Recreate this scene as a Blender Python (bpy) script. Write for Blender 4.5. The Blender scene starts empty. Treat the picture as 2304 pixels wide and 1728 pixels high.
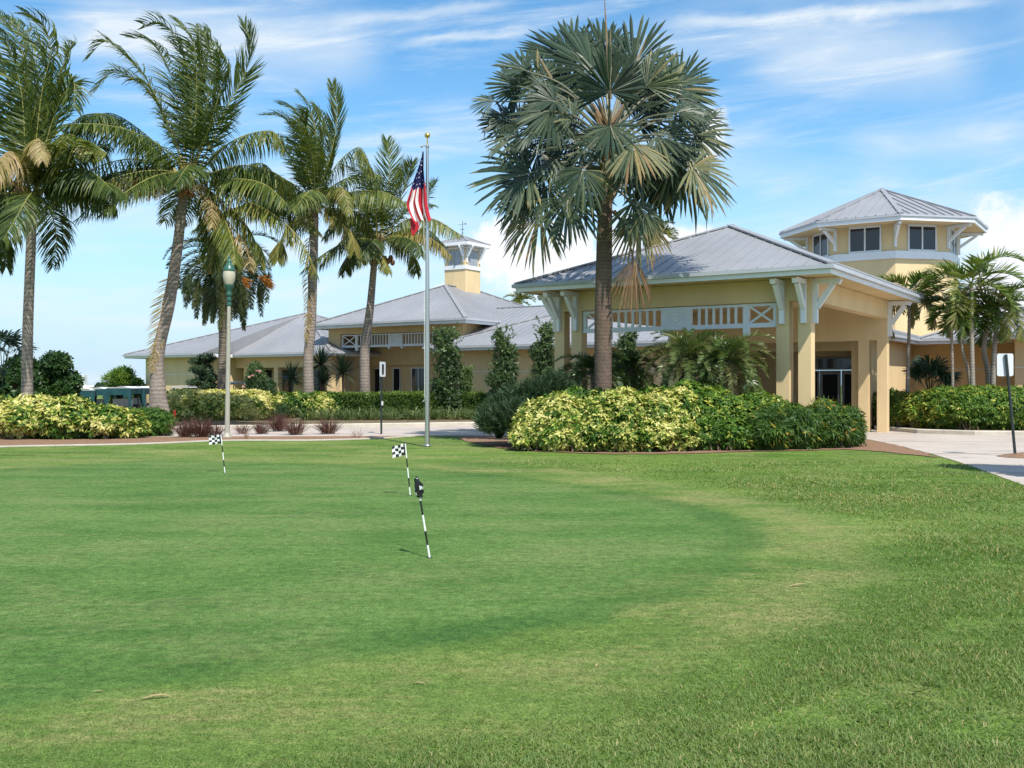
import bpy, math, random
import numpy as np
from mathutils import Vector, Matrix, geometry
rad = math.radians
scene = bpy.context.scene
COL = scene.collection
rng = np.random.default_rng(7)
random.seed(7)
F, CX, CY, CAMH = 2250.0, 1152.0, 866.0, 1.65      # the lens that took the photograph, in its own pixels

def at(u, v, Y):
    return np.array([(u-CX)/F*Y, Y, CAMH+(CY-v)/F*Y])
def gr(u, v, z=0.0):
    Y = (CAMH-z)*F/(v-CY)
    return np.array([(u-CX)/F*Y, Y, z])

# ------------------------------------------------------------------ mesh builder
class G:
    def __init__(self):
        self.v=[]; self.f=[]; self.m=[]; self.t=[]; self.n=0
    def add(self, v, f, mat=0, tint=0.5):
        v=np.asarray(v,float).reshape(-1,3); f=np.asarray(f,int)
        if f.ndim==1: f=f[None,:]
        self.v.append(v); self.f.append(f+self.n); self.n+=len(v)
        M=len(f)
        self.m.append(np.full(M,mat) if np.isscalar(mat) else np.asarray(mat))
        self.t.append(np.full(M,float(tint)) if np.isscalar(tint) else np.asarray(tint,float))
    def box(self, a, b, mat=0, tint=0.5):
        x0,y0,z0=a; x1,y1,z1=b
        v=[(x0,y0,z0),(x1,y0,z0),(x1,y1,z0),(x0,y1,z0),(x0,y0,z1),(x1,y0,z1),(x1,y1,z1),(x0,y1,z1)]
        f=[(0,3,2,1),(4,5,6,7),(0,1,5,4),(1,2,6,5),(2,3,7,6),(3,0,4,7)]
        self.add(v,f,mat,tint)
    def bar(self, p, q, w, h, up=(0,0,1), mat=0, tint=0.5):
        p=np.asarray(p,float); q=np.asarray(q,float); d=q-p; d/=np.linalg.norm(d)
        s=np.cross(d,up); 
        if np.linalg.norm(s)<1e-5: s=np.array([1.,0,0])
        s/=np.linalg.norm(s); u=np.cross(s,d)
        v=[]
        for c in (p,q):
            for i,j in ((-1,-1),(1,-1),(1,1),(-1,1)): v.append(c+s*i*w/2+u*j*h/2)
        self.add(v,[(0,3,2,1),(4,5,6,7),(0,1,5,4),(1,2,6,5),(2,3,7,6),(3,0,4,7)],mat,tint)
    def tube(self, pts, rs, seg=10, mat=0, tint=0.5, cap=True):
        pts=np.asarray(pts,float); K=len(pts); rs=np.broadcast_to(np.asarray(rs,float),(K,))
        T=np.gradient(pts,axis=0); T/=np.linalg.norm(T,axis=1)[:,None]+1e-9
        ref=np.array([0,1.,0]) if abs(T[0][1])<.9 else np.array([1.,0,0])
        S=np.cross(T,ref); S/=np.linalg.norm(S,axis=1)[:,None]+1e-9; U=np.cross(S,T)
        an=np.linspace(0,2*math.pi,seg,endpoint=False)
        ring=(S[:,None,:]*np.cos(an)[None,:,None]+U[:,None,:]*np.sin(an)[None,:,None])*rs[:,None,None]+pts[:,None,:]
        f=[]
        for k in range(K-1):
            for i in range(seg):
                j=(i+1)%seg; f.append((k*seg+i,k*seg+j,(k+1)*seg+j,(k+1)*seg+i))
        base=self.n
        self.add(ring.reshape(-1,3),f,mat,tint)
        if cap:
            self.add(ring[0],[list(range(seg))[::-1]],mat,tint); self.add(ring[-1],[list(range(seg))],mat,tint)
    def lathe(self, prof, c=(0,0,0), seg=20, mat=0, tint=0.5):
        c=np.asarray(c,float); pr=np.asarray(prof,float); K=len(pr)
        an=np.linspace(0,2*math.pi,seg,endpoint=False)
        v=np.stack([pr[:,0][:,None]*np.cos(an),pr[:,0][:,None]*np.sin(an),np.repeat(pr[:,1][:,None],seg,1)],-1)+c
        f=[(k*seg+i,k*seg+(i+1)%seg,(k+1)*seg+(i+1)%seg,(k+1)*seg+i) for k in range(K-1) for i in range(seg)]
        self.add(v.reshape(-1,3),f,mat,tint)
    def poly(self, pts, mat=0, tint=0.5):
        self.add(pts,[list(range(len(pts)))],mat,tint)
    def ell(self, c, r, nu=12, nv=8, jit=0.0, mat=0, tint=0.5):
        c=np.asarray(c,float); r=np.broadcast_to(np.asarray(r,float),(3,))
        th=np.linspace(0,math.pi,nv+1); ph=np.linspace(0,2*math.pi,nu,endpoint=False)
        v=np.stack([np.sin(th)[:,None]*np.cos(ph),np.sin(th)[:,None]*np.sin(ph),np.repeat(np.cos(th)[:,None],nu,1)],-1)
        v=v*(1+jit*rng.standard_normal(v.shape[:2])[...,None])*r+c
        f=[(k*nu+i,(k+1)*nu+i,(k+1)*nu+(i+1)%nu,k*nu+(i+1)%nu) for k in range(nv) for i in range(nu)]
        self.add(v.reshape(-1,3),f,mat,tint)
    def build(self, name, mats, parent=None, smooth=False, loc=None):
        me=bpy.data.meshes.new(name)
        V=np.concatenate(self.v) if self.v else np.zeros((0,3))
        tot=np.concatenate([np.full(len(f),f.shape[1]) for f in self.f])
        lo=np.concatenate([f.ravel() for f in self.f])
        st=np.concatenate([[0],np.cumsum(tot)[:-1]])
        if loc is not None: V=V-np.asarray(loc,float)
        me.vertices.add(len(V)); me.vertices.foreach_set('co',V.ravel())
        me.loops.add(len(lo)); me.loops.foreach_set('vertex_index',lo)
        me.polygons.add(len(tot)); me.polygons.foreach_set('loop_start',st); me.polygons.foreach_set('loop_total',tot)
        me.polygons.foreach_set('material_index',np.concatenate(self.m).astype(int))
        me.polygons.foreach_set('use_smooth',np.full(len(tot),bool(smooth)))
        at_=me.attributes.new('tint','FLOAT','FACE'); at_.data.foreach_set('value',np.concatenate(self.t))
        me.update(calc_edges=True); me.validate()
        for m in (mats if isinstance(mats,(list,tuple)) else [mats]): me.materials.append(m)
        o=bpy.data.objects.new(name,me); COL.objects.link(o)
        if parent: o.parent=parent
        if loc is not None: o.location=loc
        return o

def tag(o,label=None,cat=None,group=None,kind=None):
    if label: o['label']=label
    if cat: o['category']=cat
    if group: o['group']=group
    if kind: o['kind']=kind
    return o
def root(name,label,cat,loc,rz=0,group=None):
    o=bpy.data.objects.new(name,None); COL.objects.link(o); o.location=loc; o.rotation_euler=(0,0,rz)
    o.empty_display_size=.2
    o['kind']='thing'; return tag(o,label,cat,group)
def copy_tree(o,parent=None):
    c=o.copy(); COL.objects.link(c)
    if parent: c.parent=parent
    for ch in list(o.children): copy_tree(ch,c)
    return c

# ------------------------------------------------------------------ materials
def newmat(name):
    m=bpy.data.materials.new(name); m.use_nodes=True; nt=m.node_tree; nt.nodes.clear()
    out=nt.nodes.new('ShaderNodeOutputMaterial'); return m,nt,out
def N(nt,t,**kw):
    n=nt.nodes.new(t)
    for k,v in kw.items():
        if k.startswith('i_'):
            n.inputs[k[2:].replace('_',' ')].default_value=v
        else: setattr(n,k,v)
    return n
def ramp(nt,fac,stops,interp='LINEAR'):
    r=nt.nodes.new('ShaderNodeValToRGB'); r.color_ramp.interpolation=interp
    e=r.color_ramp.elements
    while len(e)<len(stops): e.new(.5)
    for k,(p,c) in enumerate(stops):
        e[k].position=p; e[k].color=(c[0],c[1],c[2],1) if not np.isscalar(c) else (c,c,c,1)
    if fac is not None: nt.links.new(fac,r.inputs[0])
    return r
def noise(nt,scale,detail=4,rough=.55,vec=None,dist=0,coord='Object',mscale=None):
    n=nt.nodes.new('ShaderNodeTexNoise'); n.inputs['Scale'].default_value=scale; n.inputs['Detail'].default_value=detail
    n.inputs['Roughness'].default_value=rough; n.inputs['Distortion'].default_value=dist
    if vec is None:
        tc=nt.nodes.new('ShaderNodeTexCoord'); vec=tc.outputs[coord]
    if mscale:
        mp=nt.nodes.new('ShaderNodeMapping'); mp.inputs['Scale'].default_value=mscale; nt.links.new(vec,mp.inputs[0]); vec=mp.outputs[0]
    nt.links.new(vec,n.inputs['Vector']); return n
def mixc(nt,fac,a,b,mode='MIX'):
    m=nt.nodes.new('ShaderNodeMix'); m.data_type='RGBA'; m.blend_type=mode
    for s,x in ((0,fac),(6,a),(7,b)):
        if hasattr(x,'links') or hasattr(x,'is_linked'): nt.links.new(x,m.inputs[s])
        elif np.isscalar(x): m.inputs[s].default_value=x
        else: m.inputs[s].default_value=(x[0],x[1],x[2],1)
    return m.outputs[2]
def plain(name,c,rough=.6,metal=0,var=.12,scale=3,bump=0,bscale=60,spec=.5,mscale=None):
    m,nt,out=newmat(name); b=nt.nodes.new('ShaderNodeBsdfPrincipled')
    b.inputs['Roughness'].default_value=rough; b.inputs['Metallic'].default_value=metal; b.inputs['Specular IOR Level'].default_value=spec
    n=noise(nt,scale,6,.6,mscale=mscale)
    lo=[x*(1-var) for x in c]; hi=[min(1,x*(1+var)) for x in c]
    r=ramp(nt,n.outputs[0],[(.3,lo),(.7,hi)]); nt.links.new(r.outputs[0],b.inputs['Base Color'])
    if bump:
        nb=noise(nt,bscale,4,.6); bp=nt.nodes.new('ShaderNodeBump'); bp.inputs['Strength'].default_value=bump; bp.inputs['Distance'].default_value=.02
        nt.links.new(nb.outputs[0],bp.inputs['Height']); nt.links.new(bp.outputs[0],b.inputs['Normal'])
    nt.links.new(b.outputs[0],out.inputs[0]); return m
def leafmat(name,stops,rough=.45,trans=.22,spec=.3):
    rough=max(rough,.36)
    m,nt,out=newmat(name); b=nt.nodes.new('ShaderNodeBsdfPrincipled'); b.inputs['Roughness'].default_value=rough
    b.inputs['Specular IOR Level'].default_value=spec
    a=nt.nodes.new('ShaderNodeAttribute'); a.attribute_name='tint'
    r=ramp(nt,a.outputs['Fac'],stops)
    n=noise(nt,9,3,.6); v=ramp(nt,n.outputs[0],[(.25,.75),(.75,1.2)])
    c=mixc(nt,1.0,r.outputs[0],v.outputs[0],'MULTIPLY')
    nt.links.new(c,b.inputs['Base Color'])
    tr=nt.nodes.new('ShaderNodeBsdfTranslucent'); c2=mixc(nt,1.0,c,(1.3,1.35,.6),'MULTIPLY'); nt.links.new(c2,tr.inputs['Color'])
    mx=nt.nodes.new('ShaderNodeMixShader'); mx.inputs[0].default_value=trans
    nt.links.new(b.outputs[0],mx.inputs[1]); nt.links.new(tr.outputs[0],mx.inputs[2]); nt.links.new(mx.outputs[0],out.inputs[0]); return m

M={}
M['stucco']=plain('yellow_stucco',(.71,.535,.30),.85,var=.08,scale=1.1,bump=.3,bscale=45,spec=.2,mscale=(1,1,.35))
M['stucco_in']=M['stucco']
M['white']=plain('white_paint',(.78,.79,.8),.5,var=.04,scale=2)
M['trim']=plain('trim_paint',(.72,.74,.76),.5,var=.05,scale=2)
M['gutter']=plain('gutter_metal',(.42,.44,.47),.4,var=.08,scale=2)
M['groove']=plain('pale_reveal_strip',(.72,.68,.62),.6)
M['concrete']=plain('pale_concrete',(.43,.385,.34),.85,var=.16,scale=.9,bump=.15,bscale=30,spec=.2)
def concrete():
    m,nt,out=newmat('driveway_concrete'); b=nt.nodes.new('ShaderNodeBsdfPrincipled'); b.inputs['Roughness'].default_value=.85; b.inputs['Specular IOR Level'].default_value=.2
    n1=noise(nt,.55,7,.7,dist=.5); n2=noise(nt,28,5,.75); n3=noise(nt,.8,6,.65,mscale=(.25,1.6,1),dist=.8)
    r=ramp(nt,n1.outputs[0],[(.3,(.40,.345,.30)),(.5,(.48,.42,.37)),(.7,(.54,.48,.425))]); v=ramp(nt,n2.outputs[0],[(.3,.82),(.7,1.12)]); t=ramp(nt,n3.outputs[0],[(.52,1.0),(.70,.72)])
    c=mixc(nt,1,r.outputs[0],v.outputs[0],'MULTIPLY'); c=mixc(nt,1,c,t.outputs[0],'MULTIPLY'); nt.links.new(c,b.inputs['Base Color']); nt.links.new(b.outputs[0],out.inputs[0]); return m
M['concrete']=concrete()
M['kerb']=plain('kerb_concrete',(.50,.455,.38),.85,var=.15,scale=2.5,bump=.2,bscale=20,spec=.2)
M['glass']=plain('dark_glass',(.018,.02,.028),.06,var=.1,spec=.6)
M['greyglass']=plain('grey_louvre',(.33,.35,.38),.35,var=.06)
M['door']=plain('dark_door',(.014,.012,.012),.45,spec=.15)
M['steel']=plain('brushed_aluminium',(.55,.53,.5),.28,metal=.85,var=.06,scale=4,mscale=(1,1,.1))
M['gold']=plain('gold_ball',(.75,.52,.18),.25,metal=.8)
M['lamp_post']=plain('beige_post',(.37,.36,.29),.5,var=.06)
M['green_metal']=plain('green_metal',(.035,.115,.085),.35)
M['globe']=plain('frosted_globe',(.50,.46,.35),.25,var=.05)
M['black']=plain('black_paint',(.012,.012,.014),.45)
M['sign_post']=plain('dark_green_post',(.02,.03,.028),.45)
M['sign_back']=plain('sign_panel',(.62,.66,.68),.45,var=.05)
M['dull_white']=plain('white_plastic',(.78,.78,.74),.4,var=.03)
M['door_frame']=plain('grey_door_frame',(.30,.31,.32),.5)
M['teal']=plain('teal_canvas',(.004,.060,.068),.75,var=.2,scale=4)
M['cart_white']=plain('white_canvas',(.75,.76,.73),.6)
M['cart_roof']=plain('grey_cart_roof',(.42,.43,.44),.5)
M['cart_body']=plain('dark_cart_body',(.03,.028,.03),.4)
M['tyre']=plain('tyre_rubber',(.015,.015,.015),.8)
M['red']=plain('red_paint',(.55,.05,.02),.5)
M['orange']=leafmat('orange_flower_stalk',[(0,(.6,.2,.03)),(1,(.75,.32,.06))],.6,.2)
M['pink']=leafmat('pink_blossom',[(0,(.75,.35,.38)),(1,(.85,.6,.58))],.6,.2)
M['flag_red']=plain('flag_red',(.50,.012,.03),.7,var=.08)
M['flag_white']=plain('flag_white',(.80,.79,.78),.7,var=.04)
M['flag_blue']=plain('flag_blue',(.018,.022,.12),.7,var=.08)
M['brown_leaf']=leafmat('dry_leaf',[(0,(.28,.17,.08)),(1,(.5,.36,.18))],.7,.1)
M['coconut']=plain('coconut_husk',(.20,.085,.03),.6,var=.35,scale=8)
M['far_white']=plain('far_white_wall',(.78,.74,.73),.8)
M['far_roof']=plain('far_tile_roof',(.5,.33,.26),.8)
M['far_green']=leafmat('far_foliage',[(0,(.05,.09,.06)),(1,(.08,.13,.07))],.7,.1)
M['brass']=plain('weathered_copper',(.12,.13,.12),.5)

# metal roof: standing-seam sheets, the seams themselves are modelled
def roofmat():
    m,nt,out=newmat('galvanised_roof'); b=nt.nodes.new('ShaderNodeBsdfPrincipled')
    b.inputs['Roughness'].default_value=.45; b.inputs['Metallic'].default_value=.25
    n=noise(nt,.35,5,.6); r=ramp(nt,n.outputs[0],[(.3,(.31,.31,.32)),(.7,(.385,.385,.395))])
    n2=noise(nt,7,5,.65,mscale=(1,1,2)); v=ramp(nt,n2.outputs[0],[(.3,.93),(.7,1.04)])
    nt.links.new(mixc(nt,1,r.outputs[0],v.outputs[0],'MULTIPLY'),b.inputs['Base Color'])
    nt.links.new(b.outputs[0],out.inputs[0]); return m
M['roof']=roofmat()
def trunkmat(name,dark,light,freq,scale=1.0):
    m,nt,out=newmat(name); b=nt.nodes.new('ShaderNodeBsdfPrincipled'); b.inputs['Roughness'].default_value=.9; b.inputs['Specular IOR Level'].default_value=.15
    tc=nt.nodes.new('ShaderNodeTexCoord'); w=nt.nodes.new('ShaderNodeTexWave'); w.wave_type='BANDS'; w.bands_direction='Z'; w.wave_profile='SAW'
    w.inputs['Scale'].default_value=freq; w.inputs['Distortion'].default_value=4.0; w.inputs['Detail'].default_value=4; w.inputs['Detail Scale'].default_value=1.2
    nt.links.new(tc.outputs['Object'],w.inputs[0])
    n=noise(nt,14,6,.7,vec=tc.outputs['Object'])
    md=[(a*.55+b_*.45) for a,b_ in zip(dark,light)]
    r=ramp(nt,w.outputs[1],[(0,dark),(.18,md),(1,light)])
    v=ramp(nt,n.outputs[0],[(.25,.6),(.75,1.25)])
    n3=noise(nt,1.3,4,.6,vec=tc.outputs['Object']); v3=ramp(nt,n3.outputs[0],[(.3,.78),(.7,1.15)])
    c=mixc(nt,1,r.outputs[0],v.outputs[0],'MULTIPLY'); c=mixc(nt,1,c,v3.outputs[0],'MULTIPLY')
    nt.links.new(c,b.inputs['Base Color'])
    ad=nt.nodes.new('ShaderNodeMath'); ad.operation='ADD'; nt.links.new(w.outputs[1],ad.inputs[0]); nt.links.new(n.outputs[0],ad.inputs[1])
    bp=nt.nodes.new('ShaderNodeBump'); bp.inputs['Strength'].default_value=.7; bp.inputs['Distance'].default_value=.02
    nt.links.new(ad.outputs[0],bp.inputs['Height']); nt.links.new(bp.outputs[0],b.inputs['Normal'])
    nt.links.new(b.outputs[0],out.inputs[0]); return m
M['palm_bark']=trunkmat('coconut_bark',(.17,.135,.11),(.40,.335,.28),2.2)
M['bis_bark']=trunkmat('brown_palm_bark',(.11,.075,.055),(.215,.155,.12),3.1)
M['date_bark']=trunkmat('date_palm_bark',(.10,.08,.06),(.30,.25,.2),3.0)
M['thin_bark']=trunkmat('thin_palm_bark',(.18,.15,.12),(.42,.38,.32),3.0)
M['bark']=trunkmat('shrub_bark',(.1,.07,.05),(.22,.16,.12),4)
M['coco_leaf']=leafmat('coconut_leaflets',[(0,(.032,.056,.016)),(.35,(.076,.116,.022)),(.6,(.18,.20,.038)),(.8,(.27,.22,.06)),(1,(.42,.31,.17))],.42,.28,.3)
M['coco_rib']=leafmat('coconut_midrib',[(0,(.16,.2,.05)),(.6,(.38,.34,.10)),(1,(.40,.28,.15))],.4,.05)
M['bis_leaf']=leafmat('silver_fan_leaf',[(0,(.017,.032,.017)),(.45,(.045,.072,.039)),(.62,(.110,.134,.066)),(.78,(.27,.23,.10)),(.9,(.30,.19,.09)),(1,(.21,.12,.065))],.40,.08,.36)
M['bis_stem']=leafmat('silver_petiole',[(0,(.16,.18,.13)),(.5,(.24,.19,.11)),(1,(.26,.14,.07))],.5,.02)
M['date_leaf']=leafmat('date_leaflets',[(0,(.024,.042,.016)),(.5,(.075,.105,.035)),(.75,(.16,.15,.05)),(1,(.27,.18,.08))],.4,.15,.5)
M['adon_leaf']=leafmat('small_palm_leaflets',[(0,(.026,.064,.012)),(.5,(.085,.160,.026)),(.8,(.17,.2,.04)),(1,(.34,.28,.13))],.32,.3,.5)
M['pyg_leaf']=leafmat('pygmy_palm_leaflets',[(0,(.028,.06,.02)),(.5,(.095,.160,.042)),(.8,(.15,.17,.06)),(1,(.25,.2,.1))],.35,.22,.5)
M['yucca']=leafmat('yucca_blades',[(0,(.025,.055,.03)),(1,(.09,.14,.06))],.4,.12)
M['varieg']=leafmat('variegated_leaves',[(0,(.018,.055,.010)),(.40,(.055,.135,.016)),(.52,(.15,.25,.03)),(.66,(.48,.47,.10)),(1,(.72,.66,.28))],.5,.22,.25)
M['green_shrub']=leafmat('green_shrub_leaves',[(0,(.022,.066,.014)),(.5,(.080,.170,.022)),(.85,(.23,.32,.04)),(1,(.5,.45,.08))],.5,.25,.25)
M['croton']=leafmat('long_shrub_leaves',[(0,(.022,.058,.012)),(.5,(.078,.150,.024)),(.8,(.16,.2,.03)),(.93,(.45,.36,.04)),(1,(.5,.2,.05))],.48,.25,.25)
M['hedge']=leafmat('hedge_leaves',[(0,(.02,.05,.012)),(.5,(.07,.135,.025)),(1,(.22,.3,.06))],.4,.22)
M['dark_shrub']=leafmat('dark_needle_leaves',[(0,(.018,.044,.018)),(.6,(.046,.088,.034)),(1,(.11,.15,.05))],.5,.12)
M['column_leaf']=leafmat('column_tree_leaves',[(0,(.022,.054,.022)),(.6,(.072,.125,.040)),(1,(.22,.30,.11))],.4,.2)
M['tree_leaf']=leafmat('broad_tree_leaves',[(0,(.016,.048,.012)),(.6,(.055,.115,.024)),(1,(.14,.20,.04))],.4,.2)
M['bamboo_leaf']=leafmat('bamboo_leaves',[(0,(.06,.13,.02)),(1,(.22,.32,.05))],.45,.3)
M['purple']=leafmat('purple_grass',[(0,(.055,.020,.022)),(.6,(.14,.060,.052)),(1,(.32,.20,.13))],.6,.2)
M['liriope']=leafmat('border_grass',[(0,(.03,.07,.02)),(.7,(.12,.17,.05)),(1,(.38,.42,.2))],.45,.2)
M['fern']=leafmat('feathery_fern',[(0,(.02,.05,.02)),(1,(.07,.13,.045))],.5,.2)
# ------------------------------------------------------------------ plant generators
def nrm(a): return a/(np.linalg.norm(a,axis=-1,keepdims=True)+1e-9)
def spline(P,n):
    P=np.asarray(P,float); K=len(P)
    Q=np.vstack([2*P[0]-P[1],P,2*P[-1]-P[-2]])
    seg=np.linalg.norm(np.diff(P,axis=0),axis=1); cum=np.concatenate([[0],np.cumsum(seg)]); s=np.linspace(0,cum[-1],n)
    out=[]
    for x in s:
        k=min(np.searchsorted(cum,x,side='right')-1,K-2); u=(x-cum[k])/(seg[k]+1e-9)
        p0,p1,p2,p3=Q[k],Q[k+1],Q[k+2],Q[k+3]
        out.append(.5*((2*p1)+(-p0+p2)*u+(2*p0-5*p1+4*p2-p3)*u*u+(-p0+3*p1-3*p2+p3)*u**3))
    return np.array(out)

def blades(g, pos, d, width, length, W, droop=0.0, wind=(0,0,0), segs=3, mat=0, tint=.5, prof=None, jit=.0):
    """narrow leaves: pos,d (n,3), width/length (n,), W (n,3) width direction"""
    n=len(pos); width=np.broadcast_to(width,(n,)); length=np.broadcast_to(length,(n,)); droop=np.broadcast_to(droop,(n,))
    prof=prof or {2:[.8,1.,.06],3:[.55,1.,.75,.05],4:[.5,1.,.9,.55,.04]}[segs]
    wind=np.asarray(wind,float); p=pos.copy(); dd=d.copy(); pts=[p.copy()]
    for k in range(segs):
        p=p+dd*(length/segs)[:,None]; pts.append(p.copy())
        dd=nrm(dd+np.array([0,0,-1.])*droop[:,None]*(k+1)/segs+wind+jit*rng.standard_normal((n,3)))
    W=nrm(W)
    L=[q-W*(width*prof[k]/2)[:,None] for k,q in enumerate(pts)]; R=[q+W*(width*prof[k]/2)[:,None] for k,q in enumerate(pts)]
    v=np.stack([x for k in range(segs+1) for x in (L[k],R[k])],1)   # n,2(s+1),3
    base=(np.arange(n)*2*(segs+1))[:,None]
    f=np.concatenate([base+np.array([2*k,2*k+1,2*k+3,2*k+2]) for k in range(segs)],0)
    t=np.broadcast_to(tint,(n,)); g.add(v.reshape(-1,3),f,mat,np.tile(t,segs))

def feather(g, P, n=58, Lmax=.85, wid=.045, roll=0., droop=.5, wind=(0,0,0), tint=.35, tv=.12, start=.1, a0=38, a1=62, lift=.15, rib=.028, segs=3, tipdry=0., one=0, clump=0, grav=0.):
    """feather-palm frond: midrib along P (world points) with leaflets on both sides"""
    P=spline(P,26); s=np.linspace(0,1,26)
    T=nrm(np.gradient(P,axis=0))
    t=np.linspace(start,.995,n)+rng.normal(0,.004,n); t=np.clip(t,start,1)
    ip=lambda A: np.stack([np.interp(t,s,A[:,k]) for k in range(3)],1)
    pos=ip(P); Tt=nrm(ip(T)); Z=np.array([0,0,1.])
    S=np.cross(Tt,Z); w=np.linalg.norm(S,axis=1); alt=np.array([1.,.25,0])
    S=nrm(S+ (w<.35)[:,None]*alt*.7); U=nrm(np.cross(S,Tt))
    c,sn=math.cos(roll),math.sin(roll); S2=S*c+U*sn; U2=U*c-S*sn
    ln=Lmax*np.sin(np.pi*np.clip(.17+.76*t,0,1))**.7
    al=np.radians(a0+(a1-a0)*(1-t))
    for side in (-1,1):
        m=rng.random(n)>.04
        if clump: m&=rng.random(n)>clump
        k=m.sum()
        d=nrm(S2[m]*side*np.sin(al[m])[:,None]+Tt[m]*np.cos(al[m])[:,None]+U2[m]*lift+np.array([0,0,-grav])+rng.normal(0,.10,(k,3)))
        W=np.cross(d,U2[m])+rng.normal(0,.35,(k,3))
        tt=tint+rng.normal(0,tv,k)+tipdry*np.clip(t[m]-.6,0,1)*2
        blades(g,pos[m],d,wid*rng.uniform(.75,1.15,k),ln[m]*rng.uniform(.85,1.1,k),W,droop*rng.uniform(.6,1.4,k),wind,segs,0,np.clip(tt,0,1),jit=.05)
    g.tube(P,np.linspace(rib,rib*.18,26),5,1,np.clip(tint+.1,0,1),cap=False)

def fan(g, c, axis, normal, R, nseg=42, spread=140, tint=.5, tv=.08, droop=.25, cup=.35, tipdry=.25, wr=1.0):
    """fan-palm leaf: pleated segments joined to half their length, then free drooping tips"""
    c=np.asarray(c,float); m=nrm(np.asarray(axis,float)); nn=np.asarray(normal,float); nn=nrm(nn-m*np.dot(nn,m)); s=np.cross(nn,m)
    A=np.radians(np.linspace(-spread,spread,nseg)); dA=abs(A[1]-A[0])
    q=np.abs(A)/math.radians(spread)
    Rk=R*(1-.28*q**2)*rng.uniform(.86,1.06,nseg)
    stations=[.04,.28,.56,.84,1.0]; wd=[1.,1.08,1.08,.86,.06]
    Z=np.array([0,0,-1.])
    d=np.cos(A)[:,None]*m+np.sin(A)[:,None]*s
    d=nrm(d-nn*cup*(np.sin(A)**2)[:,None]+rng.normal(0,.035,(nseg,3)))
    tdir=nrm(-np.sin(A)[:,None]*m+np.cos(A)[:,None]*s)
    dr=droop*rng.uniform(.4,1.8,nseg)
    brk=rng.random(nseg)<.10                       # a few snapped, hanging tips
    ptsC=[];ptsL=[];ptsR=[]
    for k,r in enumerate(stations):
        sag=np.clip(r-.35,0,1)**2*1.6
        p=c+d*(Rk*r)[:,None]+Z*(dr*sag*Rk)[:,None]-nn*(.10*R*r*r)
        if r>.7: p=p+(brk*(r-.7)*1.3*Rk)[:,None]*(Z*1.0-d*.6)
        w=(2*math.tan(dA/2))*Rk*min(r,.58)*wd[k]*wr
        ptsC.append(p+nn*(w*.28)[:,None]); ptsL.append(p-tdir*(w/2)[:,None]); ptsR.append(p+tdir*(w/2)[:,None])
    K=len(stations); v=np.stack([x for k in range(K) for x in (ptsL[k],ptsC[k],ptsR[k])],1)
    base=(np.arange(nseg)*3*K)[:,None]; fs=[];ts=[]
    tk=np.clip(tint+rng.normal(0,tv,nseg),0,1)
    for k in range(K-1):
        for o in (0,1):
            fs.append(base+np.array([3*k+o,3*k+o+1,3*k+o+4,3*k+o+3])); ts.append(np.clip(tk+(tipdry*rng.random(nseg)*(rng.random(nseg)<.5) if k==K-2 else 0),0,1))
    g.add(v.reshape(-1,3),np.concatenate(fs),0,np.concatenate(ts))

PH=rng.uniform(0,6.28,(12,)); FR=rng.normal(0,1,(12,3))
def patch(p,scale):      # smooth pseudo-noise, about -1..1
    p=np.asarray(p)*scale; return sum(np.sin(p@FR[k]*(1+.35*k)+PH[k])/(1+.25*k) for k in range(8))/2.6

def sample_blobs(blobs,n,zmin=.0,inner=.25,up=.0):
    B=np.array([list(c)+list(r) for c,r in blobs],float)
    area=(B[:,3]*B[:,4]+B[:,3]*B[:,5]+B[:,4]*B[:,5]); pr=area/area.sum()
    out=[];nr=[]; need=n
    while need>0:
        k=rng.choice(len(B),need*2,p=pr); u=nrm(rng.standard_normal((need*2,3))+np.array([0,0,up]))
        dep=1-inner*rng.random(need*2)**1.7
        p=B[k,:3]+u*B[k,3:]*dep[:,None]
        ok=p[:,2]>zmin
        for j in range(len(B)):
            q=(p-B[j,:3])/B[j,3:]; ok&=(np.linalg.norm(q,axis=1)>(1-inner)*.93)|(k==j)
        p=p[ok]; u=nrm(u[ok]/B[k[ok],3:]); out.append(p[:need]); nr.append(u[:need]); need-=len(p[:need])
        if len(p)==0: break
    return np.concatenate(out),np.concatenate(nr)

def rhomb(g,pos,d,W,L,w,tint,mat=0,fold=0.):
    a=pos; b=pos+d*(L*.5)[:,None]+W*(w/2)[:,None]; c=pos+d*L[:,None]; e=pos+d*(L*.5)[:,None]-W*(w/2)[:,None]
    n=len(pos); v=np.stack([a,b,c,e],1).reshape(-1,3); f=(np.arange(n)*4)[:,None]+np.arange(4); g.add(v,f,mat,tint)

def bush(g,blobs,n,k=5,L=.10,w=.045,tint=lambda p,h:.4,zmin=.03,inner=.3,droop=.35,core=.8,up=.2,tv=.1,rand=.35,mat=0):
    """whorls of k leaflets over a union of ellipsoids"""
    p,u=sample_blobs(blobs,n,zmin,inner,up)
    ax=nrm(u+np.array([0,0,.5])+rng.normal(0,rand,p.shape))
    h=rng.random(len(p)); tt=tint(p,h)
    r1=nrm(np.cross(ax,rng.standard_normal(p.shape))); r2=np.cross(ax,r1)
    for i in range(k):
        a=2*math.pi*i/k+rng.normal(0,.25,len(p))
        d=nrm(r1*np.cos(a)[:,None]+r2*np.sin(a)[:,None]+ax*rng.uniform(-.1,.7,len(p))[:,None]-np.array([0,0,1])*droop)
        W=nrm(np.cross(d,ax)+rng.normal(0,.3,p.shape))
        rhomb(g,p,d,W,L*rng.uniform(.55,1.3,len(p)),w*rng.uniform(.7,1.2,len(p)),np.clip(tt+rng.normal(0,tv,len(p)),0,1),mat)
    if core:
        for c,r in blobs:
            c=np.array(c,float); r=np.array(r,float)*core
            g.ell(c,r,14,9,.04,mat,.12)

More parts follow.
